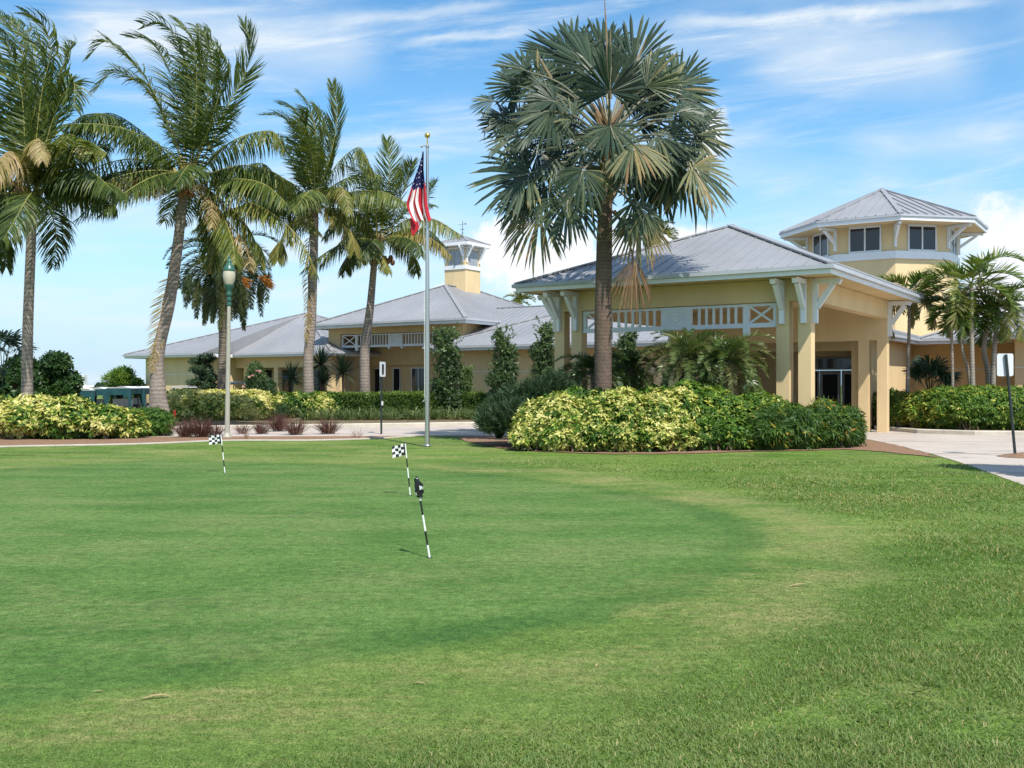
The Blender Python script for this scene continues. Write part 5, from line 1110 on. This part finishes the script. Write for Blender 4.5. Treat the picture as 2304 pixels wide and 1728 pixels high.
needle('feathery_fern','low feathery fern bank at the foot of the pink-flowered shrub',[(np.array([*at(u,0,Yq)[:2],z]),r) for u,Yq,z,r in ((545,41.5,.45,(.6,.5,.45)),(590,41.4,.42,(.7,.5,.42)),(632,41.8,.4,(.5,.5,.36)),(515,41.2,.35,(.45,.4,.3)))],330,.24,M['fern'],62,zmin=.17,tint=.5)
# grasses
def tuft(name,label,cat,x,y,z,n,L,w,mat,seed,el,droop,group,tint=.5,tv=.25,r0=.12):
    global rng
    keep=rng; rng=np.random.default_rng(seed); R=root(name,label,cat,(x,y,z),group=group); g=G(); rosette(g,[0,0,0],n,L,w,el,droop,tint,tv,r0=r0,wind=(-.04,0,0)); g.build('blade_clump',mat,R); rng=keep; return R
GPU='purple fountain grass clumps in the mulch bed'
for k,(u,v,L,n,lab) in enumerate(((418,984,.62,260,'big purple grass clump right of the leaning palm trunk'),(452,984,.68,320,'tallest wide purple grass clump left of the lamp post'),(482,982,.5,160,'purple grass clump touching the left side of the lamp post'),(546,977,.42,110,'smallest purple grass clump right of the lamp post base'),(588,977,.5,200,'purple grass clump second right of the lamp post'),(628,971,.72,300,'tall dark purple grass clump in the middle of the bed'),(664,979,.6,260,'reddish purple grass clump fallen forward beside the tall one'),(738,977,.58,300,'lone purple grass clump nearest the edge-on sign'))):
    p=gr(u,v); tuft('purple_grass',lab,'grass clump',p[0],p[1],.02,n,L,.016,M['purple'],80+k,(35,88),.5,GPU,.42,.28,r0=.22)
for k,(u,v) in enumerate(((555,988),(802,986))): p=gr(u,v); tuft('dry_grass',('dry straw-coloured grass sprig in the mulch below the lamp','dry straw-coloured grass sprig in the mulch by the edge-on sign')[k],'grass clump',p[0],p[1],.02,34,.32,.012,M['purple'],95+k,(30,85),.3,None,.98,.03)
GLI='pale border grass tufts along the far kerb'
lx=np.linspace(690,1072,17)
for k,u in enumerate(lx):
    Yk=np.interp(u,[690,1072],[41.2,42.6])+ (k%2)*.35; p=at(u,0,Yk); tuft('border_grass','pale striped border grass tuft in the row along the far kerb','grass clump',p[0],p[1],.2,150,.62,.022,M['liriope'],100+k,(20,80),.8,GLI,.42+.12*(k%3),.25,r0=.2)

# ------------------------------------------------------------------ trees in the distance
def tree(label,u,vtop,Y,wpx,n,seed,mat,tint,name='broadleaf_tree',zb=0.,group='dense green trees beyond the hedge',leaf=(.2,.1)):
    global rng
    keep=rng; rng=np.random.default_rng(seed); c=at(u,vtop,Y); H=c[2]-zb; r=wpx/2/F*Y; R=root(name,label,'tree',(c[0],c[1],zb),group=group); bl=[]
    for i in range(13):
        az=rng.uniform(0,6.28); q=rng.uniform(.2,.86); k=math.sqrt(max(.05,1-(q-.35)**2*2)); rr=r*.72*rng.random()**.5*k; s=rng.uniform(.3,.48)*r; bl.append(((math.cos(az)*rr,math.sin(az)*rr,H*q),(s,s,min(s*.8,H*.2))))
    g=G(); bush(g,bl,n,4,*leaf,tint=lambda p,h: np.clip(tint+.3*(h-.5)+.22*patch(p,.9),0,1),zmin=.1,inner=.5,core=.6,rand=.7,droop=.1); g.build('crown',mat,R)
    g=G(); g.tube([[0,0,0],[.05,0,H*.4],[0,.1,H*.75]],[.16,.11,.04],8)
    for i in range(8): az=rng.uniform(0,6.28); g.tube([[0,0,H*.3],[math.cos(az)*r*.5,math.sin(az)*r*.5,H*.65]],[.07,.02],5)
    g.build('trunk',M['bark'],R); rng=keep
tree('round dark green tree right of the first palm trunk',112,793,46,165,5200,201,M['tree_leaf'],.38)
tree('dark green tree behind the first palm trunk at the left edge',30,800,47,165,5200,202,M['tree_leaf'],.33)
tree('smaller bright tree at the extreme left under the palm fronds',-20,815,42,80,2000,203,M['tree_leaf'],.5)
tree('low green tree at the right foot of the round tree, before the far houses',140,852,43.5,60,1500,204,M['tree_leaf'],.36)
tree('bright lime-green bamboo thicket left of the clubhouse corner, behind the carts',285,833,66,105,2600,205,M['bamboo_leaf'],.5,'bamboo',zb=-.2,group=None,leaf=(.34,.07))
tree('dark tall shrub touching the clubhouse corner right of the bamboo',314,838,64,30,900,206,M['tree_leaf'],.3,group=None)
small=dict()
tree('small shade tree outside the right edge, its shadow falling across the path',2625,330,16.7,360,2200,231,M['tree_leaf'],.4,'shade_tree',group=None)
# palm tops showing over the roofs
def far_top(label,u,v,Y,L,seed):
    c=at(u,v,Y); b=c*[1,1,0]; small_palm('palm_tree',label,'palm tree',b,[b,b+[0,0,c[2]*.5],c],[.2,.16,.14],c,16,L,.6,.06,M['coco_leaf'],M['palm_bark'],'far palms behind the roofs',seed,e=(1.4,-.2),n=30)
far_top('dark palm top peeking over the left slope of the portico roof',1482,528,62,1.5,211)
far_top('tiny palm top peeking over the roof ridge left of the portico',1170,680,90,1.6,212)

# ------------------------------------------------------------------ flagpole, flag, lamp, signs
Y=26.7; fp=gr(961.5,1005); FPR=root('flagpole','tall tapered aluminium flagpole with gold ball on the lawn edge','flagpole',tuple(fp))
H=at(962,304,Y)[2]
g=G(); g.tube([[0,0,0],[0,0,H*.5],[.0,0,H-.33]],[.066,.055,.036],18); g.build('pole',M['steel'],FPR,smooth=True)
g=G(); g.lathe([(.066,0),(.11,.012),(.105,.04),(.07,.06)],(0,0,0),20); g.build('base_collar',M['steel'],FPR,smooth=True)
g=G(); g.ell([0,0,H],.075,20,12); g.lathe([(.02,H-.26),(.018,H-.05)],(0,0,0),10); g.build('ball',M['gold'],FPR,smooth=True)
g=G(); g.lathe([(.04,H-.34),(.05,H-.32),(.05,H-.27),(.02,H-.25)],(0,0,0),14); g.bar([-.16,0,H-.28],[.02,0,H-.28],.03,.03); g.ell([-.15,0,H-.3],.035,10,6); g.build('pulley',M['steel'],FPR)
g=G(); g.tube([[-.10,-.02,H-.42],[-.08,-.03,H*.5],[-.07,-.05,1.3]],[.006]*3,5); g.build('halyard',M['dull_white'],FPR)
g=G(); g.bar([-.12,-.05,1.2],[-.0,-.05,1.32],.02,.03); g.build('cleat',M['steel'],FPR)
# the flag hangs from the halyard: grid of cloth, stripes running down its length
fl=lambda u,v,d=0: at(u,v,Y-.06+d)
Lc=spline([fl(951.5,341),fl(945,365),fl(931.5,403),fl(921,437),fl(915.5,458),fl(921,478),fl(934,503)],40); Rc=spline([fl(952.6,341),fl(954,370),fl(956.5,405),fl(960,440),fl(962,462),fl(966,482),fl(970,496)],40)
g=G(); nx,ny=42,39; V=np.zeros((ny+1,nx+1,3))
for j in range(ny+1):
    for i in range(nx+1):
        c=i/nx; q=j/ny; p=Lc[j]*(1-c)+Rc[j]*c; amp=.10*min(1,q*2.2)
        p=p+np.array([.012*math.sin(c*17+q*3),-amp*math.sin(c*13.5+q*2.2)-.05*math.sin(c*6+1),(-.05*math.sin(c*9+.6)+.05*abs(c-.5)*0)*min(1,q*1.6)]); V[j,i]=p
f=[];m=[]
for j in range(ny):
    for i in range(nx):
        a=j*(nx+1)+i; f.append((a,a+1,a+nx+2,a+nx+1)); c=(i+.5)/nx; q=(j+.5)/ny
        lim=.475+.06*(1-abs(2*c-.9)); m.append(2 if q<lim else (0 if int(c*7)%2==0 else 1))
fo=np.array(Lc[0])*.5+np.array(Rc[0])*.5
g.add(V.reshape(-1,3),f,np.array(m)); FL=g.build('national_flag',[M['flag_red'],M['flag_white'],M['flag_blue']],None,smooth=True,loc=tuple(fo)); tag(FL,'red and white striped flag with starred blue canton hanging limp from the pole','flag')
g=G(); T0=fl(928,502); g.add([fl(922,490,-.02),fl(940,500,-.03),fl(944,512,-.02),fl(929,532,.03),fl(926,528,0)],[(0,1,2,3,4)],0); g.add([fl(936,506,.03),fl(950,500,.0),fl(946,513,.02),fl(934,524,.05)],[(0,1,2,3)],1); g.build('fly_end',[M['flag_red'],M['flag_white']],FL,loc=None).matrix_parent_inverse=Matrix.Translation(-Vector(tuple(fo)))
g=G(); 
def cloth(c,q): 
    j=q*ny; i=c*nx; j0,i0=int(j),int(i); return V[j0,i0]
for (c,q) in ((.3,.1),(.65,.13),(.2,.2),(.5,.21),(.8,.22),(.15,.29),(.38,.31),(.62,.29),(.86,.32),(.22,.38),(.48,.40),(.74,.39),(.12,.45),(.35,.47),(.6,.48),(.85,.46)):
    p=cloth(c,q)+np.array([0,-.012,0]); an=[math.pi/2+2*math.pi*k/10 for k in range(10)]; g.poly([p+np.array([math.cos(a)*(.022 if k%2==0 else .009),0,math.sin(a)*(.022 if k%2==0 else .009)]) for k,a in enumerate(an)])
g.build('star',M['flag_white'],FL).matrix_parent_inverse=Matrix.Translation(-Vector(tuple(fo)))
# street lamp
Y=31.4; lp=gr(511,984.5); LR=root('street_lamp','old-fashioned lamp post with frosted acorn globe, green cap and beige pole','street lamp',tuple(lp))
Hl=at(520,571,Y)[2]; lean=.07; LS=.86
g=G(); g.tube([[0,0,0],[lean*.8,0,4.15]],[.082,.058],16); g.lathe([(.15,0),(.15,.05),(.10,.10),(.085,.16)],(0,0,0),16); g.lathe([(.062,3.45),(.066,3.47),(.066,3.52),(.062,3.54)],(lean*.66,0,0),16,0); g.build('post',M['lamp_post'],LR,smooth=True)
g=G(); g.lathe([(.06,4.12),(.09,4.16),(.06,4.22),(.06,4.27),(.10,4.31),(.065,4.37),(.065,4.43),(.11,4.47),(.07,4.53),(.07,4.60),(.13,4.70),(.15,4.76),(.15,4.79)],(lean*.85,0,0),18); g.build('collar',M['green_metal'],LR,smooth=True)
g=G(); g.lathe([(.125,4.79),(.172,4.92),(.19,5.05),(.186,5.16),(.175,5.22)],(lean*.9,0,0),22); g.build('globe',M['globe'],LR,smooth=True)
g=G(); g.lathe([(.185,5.21),(.195,5.24),(.175,5.29),(.15,5.36),(.09,5.44),(.06,5.47),(.08,5.51),(.05,5.56),(.03,5.61),(.045,5.65),(.02,5.69),(.004,5.76)],(lean*.95,0,0),20); g.build('cap',M['green_metal'],LR,smooth=True)
# signs
def sign(label,b,top,pw,ph,ang,leanx,panel_in_front):
    R=root('sign_post',label,'sign',tuple(b),rad(ang)); g=G(); g.tube([[0,0,-.03],[leanx*.5,0,top*.5],[leanx,0,top-.02]],[.034,.034,.034],8); g.build('post',M['sign_post'],R)
    g=G(); c=np.array([leanx,-.05 if panel_in_front else .05,top-ph/2]); r=.045; out=[]
    for (sx,sz,a0) in ((1,1,0),(-1,1,90),(-1,-1,180),(1,-1,270)):
        for a in (0,30,60,90): out.append((sx*(pw/2-r)+r*math.cos(rad(a0+a)),sz*(ph/2-r)+r*math.sin(rad(a0+a))))
    n=len(out); v=[c+[x,-.008,z] for x,z in out]+[c+[x,.008,z] for x,z in out]
    g.poly(v[:n]); g.poly(v[n:][::-1]); g.add(v,[(k,(k+1)%n,(k+1)%n+n,k+n) for k in range(n)]); g.build('panel',M['sign_back'],R); return R,c
sign('white sign on a leaning dark post at the right kerb, seen from its back',np.array([11.52,22.9,.1]),2.27,.36,.52,-6,-.2,False)
R,c=sign('white sign on a slim dark post across the road, turned nearly edge-on',np.array([*at(822,0,33.4)[:2]*1.0,0.02]) if False else np.array([*at(858,0,33.4)[:2],.02]),2.40,.36,.50,67,0,True)
g=G(); g.bar(c+[-.0,-.012,-.17],c+[0,-.012,.17],.12,.004,up=(0,1,0)); g.build('sign_print',M['black'],R)
g=G(); q=np.array([0,-.04,.95]); g.bar(q,q+[0,0,.14],.10,.012,up=(0,1,0)); g.build('sticker',M['dull_white'],R)
# red marker stake
p=gr(388,960,.0); RM=root('marker_stake','short red marker stake just right of the leaning palm trunk','marker',(p[0],38.2,.14)); p=at(391,0,38.2); RM.location=(p[0],38.2,.0)
g=G(); g.tube([[0,0,0],[.03,0,.62]],[.05,.045],10); g.lathe([(.06,.0),(.07,.06),(.05,.09)],(0,0,0),10); g.build('stake',M['red'],RM)
g=G(); g.ell([.03,0,.64],[.05,.05,.05],10,6); g.build('cap',M['red'],RM,smooth=True)

# ------------------------------------------------------------------ practice-green flags
def pin(label,bu,bv,tu,tv_,Y,kind,seed):
    b=gr(bu,bv); b[2]=.008; t=at(tu,tv_,b[1]); R=root('practice_pin',label,'golf flag',tuple(b),group='chequered pins on the practice green'); T=t-b; d=T
    g=G(); st=[0,.155,.33,.53,.71,1.0]; mats=[0,1,0,1,0]
    for k in range(5): g.tube([d*st[k],d*st[k+1]],[.0095,.0095],10,mats[k],cap=True)
    g.ell(d*1.0,[.012]*3,8,6,0,1); g.build('stick',[M['dull_white'],M['black']],R)
    g=G(); g.lathe([(.0,.001),(.030,.001)],(0,0,0),18,0); g.build('hole',M['black'],R)
    return R,d
CH4=[[1,1,1,1,1],[1,0,1,0,1],[1,1,0,1,0],[1,0,1,0,1]]
def pin_flag(R,d,W,Hh,sag,flip=0,ry=.1):
    g=G(); nx,ny=20,16; V=np.zeros((ny+1,nx+1,3)); a=d*(.99); dn=-nrm(d)
    for j in range(ny+1):
        for i in range(nx+1):
            c=i/nx; V[j,i]=a+dn*Hh*(j/ny)+np.array([-1,ry,0])*W*c+np.array([0,-.022*math.sin(c*6.5+j*.06)*c,-sag*c**1.5+.012*math.sin(c*9)*c])
    f=[];m=[]
    for j in range(ny):
        for i in range(nx):
            q=j*(nx+1)+i; f.append((q,q+1,q+nx+2,q+nx+1)); c=(i+.5)/nx
            if c<.13: m.append(1)
            else: m.append((int((c-.13)/.87*4)+int((j+.5)/ny*4))%2 if True else 0)
    g.add(V.reshape(-1,3),f,np.array(m)); g.build('flag',[M['dull_white'],M['black']],R,smooth=True)
R,d=pin('farthest practice pin with chequered flag blown left, nearest the lamp post',506,1064.5,497,977,0,0,1); pin_flag(R,d,.235,.165,.035)
R,d=pin('middle practice pin with chequered flag flying left, just behind the wrapped one',923,1115,911.5,997,0,0,2); pin_flag(R,d,.20,.17,.055)
R,d=pin('nearest practice pin, leaning, its chequered flag wrapped round the stick',966.5,1256,937.7,1074,0,0,3)
g=G(); ny,nx=18,30; V=np.zeros((ny+1,nx+1,3))           # two turns round the stick, then a short free flap on the right
for j in range(ny+1):
    q=j/ny
    for i in range(nx+1):
        c=i/nx; th=2.2+min(c,.78)/.78*9.0; rr=.016+.014*c+.005*math.sin(th*1.7+q*5)+.004*math.sin(q*11+i)
        p=np.array([math.cos(th)*rr*1.15,math.sin(th)*rr,0])
        if c>.78: k=(c-.78)/.22; p=p+np.array([.058*k*(1-.35*q),-.012*k,-.05*k*(1-q)+.055*k*q])
        V[j,i]=d*(.985-.235*q)+p+np.array([-.006*math.sin(q*3),0,0])
f=[];m=[]
for j in range(ny):
    for i in range(nx):
        q_=j*(nx+1)+i; f.append((q_,q_+1,q_+nx+2,q_+nx+1)); c=(i+.5)/nx; q=(j+.5)/ny; m.append(0 if (.34<q<.62 and (.60<c<.70 or c>.83)) or (.70<q<.88 and .62<c<.70) or (.34<q<.6 and .2<c<.3) else 1)
g.add(V.reshape(-1,3),f,np.array(m)); g.build('flag',[M['dull_white'],M['black']],R,smooth=True)

# ------------------------------------------------------------------ golf carts
def cart(label,u,Y,vtop,ang,cover,group='golf carts parked by the left wing',zb=None,w=1.2,l=2.3):
    c=at(u,vtop,Y); H=1.82; z0=c[2]-H; R=root('golf_cart',label,'golf cart',(c[0],c[1],z0),rad(ang),group=group)
    g=G(); g.box((-w/2,-l/2,.25),(w/2,l/2,.42)); g.box((-w/2+.03,-l/2+.05,.42),(w/2-.03,-l/2+.7,.82)); g.box((-w/2+.05,l/2-.65,.42),(w/2-.05,l/2-.08,.9)); g.build('body',M['cart_body'],R)
    g=G(); g.box((-w/2+.08,-.45,.5),(w/2-.08,.1,.78)); g.box((-w/2+.08,-.5,.783),(w/2-.08,-.38,1.2)); g.build('seat',M['dull_white'],R)
    for sx in (-1,1):
        for sy in (-1,1):
            g=G(); an=np.linspace(0,2*math.pi,17); cc=np.array([sx*(w/2-.1),sy*.78,.21]); g.tube([cc-[.08,0,0],cc+[.08,0,0]],[.21,.21],16); g.build('wheel',M['tyre'],R)
            g=G(); g.bar([sx*(w/2-.1),sy*(.72 if sy>0 else .95),.8],[sx*(w/2-.12),sy*(.62 if sy>0 else .9),H-.09],.04,.04); g.build('roof_post',M['cart_body'],R)
    g=G(); nx=12; v=[];
    for y in np.linspace(-1.12,.95,7):
        for x in np.linspace(-w/2-.02,w/2+.02,nx): v.append((x,y,H-.10*(abs(x)/(w/2))**3-.03*abs(y)**3*.3))
    f=[(j*nx+i,j*nx+i+1,(j+1)*nx+i+1,(j+1)*nx+i) for j in range(6) for i in range(nx-1)]; v=np.array(v); n=len(v); g.add(v,f); g.add(v-[0,0,.06],f); g.bar([-w/2,-1.11,H-.09],[w/2,-1.11,H-.09],.05,.06); g.bar([-w/2,.94,H-.09],[w/2,.94,H-.09],.05,.06); g.bar([-w/2-.01,-1.1,H-.12],[-w/2-.01,.93,H-.12],.05,.05); g.bar([w/2+.01,-1.1,H-.12],[w/2+.01,.93,H-.12],.05,.05)
    g.build('roof',M['cart_white'] if cover else M['cart_roof'],R,smooth=False)
    if cover:
        g=G(); hw=w/2+.05; zt=H-.13; b=.62
        for y,sg in ((-1.16,1),(.99,-1)):               # end curtains with an arched window opening
            xs=np.linspace(-hw,hw,13); top=[(x,y,zt+.04) for x in xs]; low=[(x,y+.02*math.sin(x*9),zt-.30-.95*max(0,(abs(x)/hw-.72)/.28)) for x in xs]; g.add(top+low,[(k,k+1,k+14,k+13) for k in range(12)])
        for x in (-hw,hw):
            ys=np.linspace(-1.16,.99,15); top=[(x,y,zt+.03) for y in ys]; low=[(x+.02*math.sin(y*7),y,zt-.26-.95*max(0,(abs((y+.08)/1.075)-.78)/.22)) for y in ys]; g.add(top+low,[(k,k+1,k+16,k+15) for k in range(14)])
        g.build('canvas_enclosure',M['teal'],R)
    return R
GC='teal-covered golf carts parked behind the hedge'
cart('teal-covered golf cart at the left end of the row by the round tree',189,51,874,20,True,GC,w=1.0)
cart('second teal-covered golf cart from the left, half behind its neighbour',226,53,871,10,True,GC,w=1.0)
cart('teal-covered golf cart with broad white roof in the middle of the row',282,50,869,6,True,GC,w=1.08)
cart('teal-covered golf cart at the right end of the row by the clubhouse corner',316,53.5,869,5,True,GC,w=1.0)
cart('golf cart with plain flat grey roof behind the yellow hedge, left of the lamp',414,50.5,867,18,False)
cart('golf cart with grey roof under the porch, between lamp and pink-flowered shrub',540,53.5,858,25,False)

# ------------------------------------------------------------------ far town on the horizon
def far_house(name,label,u,v,Y,w,h,mat,roof=None,win=0):
    c=at(u,v,Y); R=root(name,label,'building',(c[0],c[1],0)); g=G(); g.box((-w/2,0,0),(w/2,w*.6,h)); g.build('wall',mat,R)
    if roof: g=G(); g.add([(-w/2-.4,-.4,h),(w/2+.4,-.4,h),(w/2+.4,w*.6+.4,h),(-w/2-.4,w*.6+.4,h),(0,w*.3,h+w*.16)],[(0,1,4,4),(1,2,4,4),(2,3,4,4),(3,0,4,4)]); g.build('roof',roof,R)
    for i in range(win):
        for j in range(4):
            g=G(); x=-w/2+w*(j+.5)/4; z=h*(i+.55)/win; g.box((x-w*.07,-.15,z-h*.22/win),(x+w*.07,-.01,z+h*.22/win)); g.build('window',M['greyglass'],R)
far_house('tower_block','white many-windowed apartment block on the horizon at the left',171,850,700,10.5,8.5,M['far_white'],None,4)
far_house('far_house','small white house with tan roof right below the apartment block',176,866,520,8,1.9,M['far_white'],M['far_roof'])
far_house('far_house','small pale house with tan roof on the horizon above the carts',200,866,480,7,1.5,M['far_white'],M['far_roof'])
tree('tiny dark tree on the horizon above the cart roofs',221,861,420,14,300,221,M['far_green'],.4,group='tiny trees on the horizon',leaf=(.8,.4))
tree('tiny dark round tree on the horizon left of the bamboo',236,862,400,20,400,222,M['far_green'],.4,group='tiny trees on the horizon',leaf=(.8,.4))

# ------------------------------------------------------------------ litter on the turf, grass blades
for k,(u,v,L,a) in enumerate(((320,1571,.16,.2),(205,1556,.07,.1),(829,1298,.05,.9),(1778,1318,.18,.15),(930,1536,.08,-.3),(1785,1417,.06,.5),(1340,1500,.07,1.2),(1550,1285,.035,.3))):
    p=gr(u,v,.012); R=root('fallen_leaf',('long curled brown leaf lying on the green near the left','short brown leaf left of the long curled one','pale leaf on the green left of the nearest pin','long pale leaf strip on the dry fringe at the right','grey-brown leaf on the near edge of the green','white scrap of leaf at the rough edge on the right','thin upright straw leaf at the near fringe','tiny pale leaf crumb right of the nearest pin')[k],'leaf',tuple(p),group='fallen leaves on the turf'); g=G()
    d=np.array([math.cos(a),math.sin(a),0]); blades(g,np.array([[0,0,0.]]),np.array([d*.95+[0,0,.25]]),np.array([L*.16]),np.array([L]),np.array([np.cross(d,[0,0,1.])]),.45,segs=4,tint=.9); g.build('leaf_blade',M['brown_leaf'],R)
grass_mat=leafmat('grass_blades',[(0,(.070,.150,.026)),(.5,(.135,.225,.050)),(.8,(.22,.29,.09)),(.92,(.38,.34,.14)),(1,(.46,.40,.20))],.55,.4)
def scatter(n,y0,y1,pw):
    q=rng.random(n); y=y0*(y1/y0)**(q**pw); x=y*rng.uniform(-.56,.66,n); return x,y
g=G(); x,y=scatter(980000,4.1,22,1.05); ok=(rng.random(len(x))<np.clip((23-y)/10,0,1)); x,y=x[ok],y[ok]
dFv=sdist(FS[::2],x,y); pt=patch(np.c_[x,y,0*x],1.1)+.6*patch(np.c_[x,y,0*x+3],4.0)
off=inside(road,x,y)|inside(bedM,x,y)
dGv=sdist(GS[::2],x,y); dens=sm(-dFv+.30*pt,-.5,.8)*np.clip(.72+.45*pt,.2,1)+(dFv>-.6)*.55*np.clip((13-y)/6,0,1); ok=~off&(rng.random(len(x))<dens); x,y,dFv,pt,dGv=x[ok],y[ok],dFv[ok],pt[ok],dGv[ok]; n=len(x)
cut=sm(-dFv,-.6,.8); hgt=(.009+.006*sm(-dGv,-.3,.5)+.021*cut+.010*np.clip(pt,-1,1.5)*cut)*rng.uniform(.6,1.6,n); wd_=(.0032+.0022*cut)*rng.uniform(.7,1.3,n)*np.clip(y/6,1,3)
azb=rng.uniform(0,6.28,n); le=rng.uniform(.65,1.40,n); d=np.stack([np.cos(azb)*np.sin(le),np.sin(azb)*np.sin(le),np.cos(le)],1)
dryp=.02+.05*cut+.22*cut*np.clip(pt*.8,0,1); tt=np.clip(.46+.10*cut+.2*patch(np.c_[x,y,0*x+9],.7)-.12*sm(dGv,-.1,.3)+rng.normal(0,.17,n),0,.8); tt=np.where(rng.random(n)<dryp,rng.uniform(.85,1,n),tt)
blades(g,np.c_[x,y,np.full(n,.001)],d,wd_,hgt,np.cross(d,np.array([0,0,1.]))+rng.normal(0,.22,(n,3)),.12,segs=2,tint=tt)
o=g.build('grass',grass_mat); tag(o,kind='stuff')
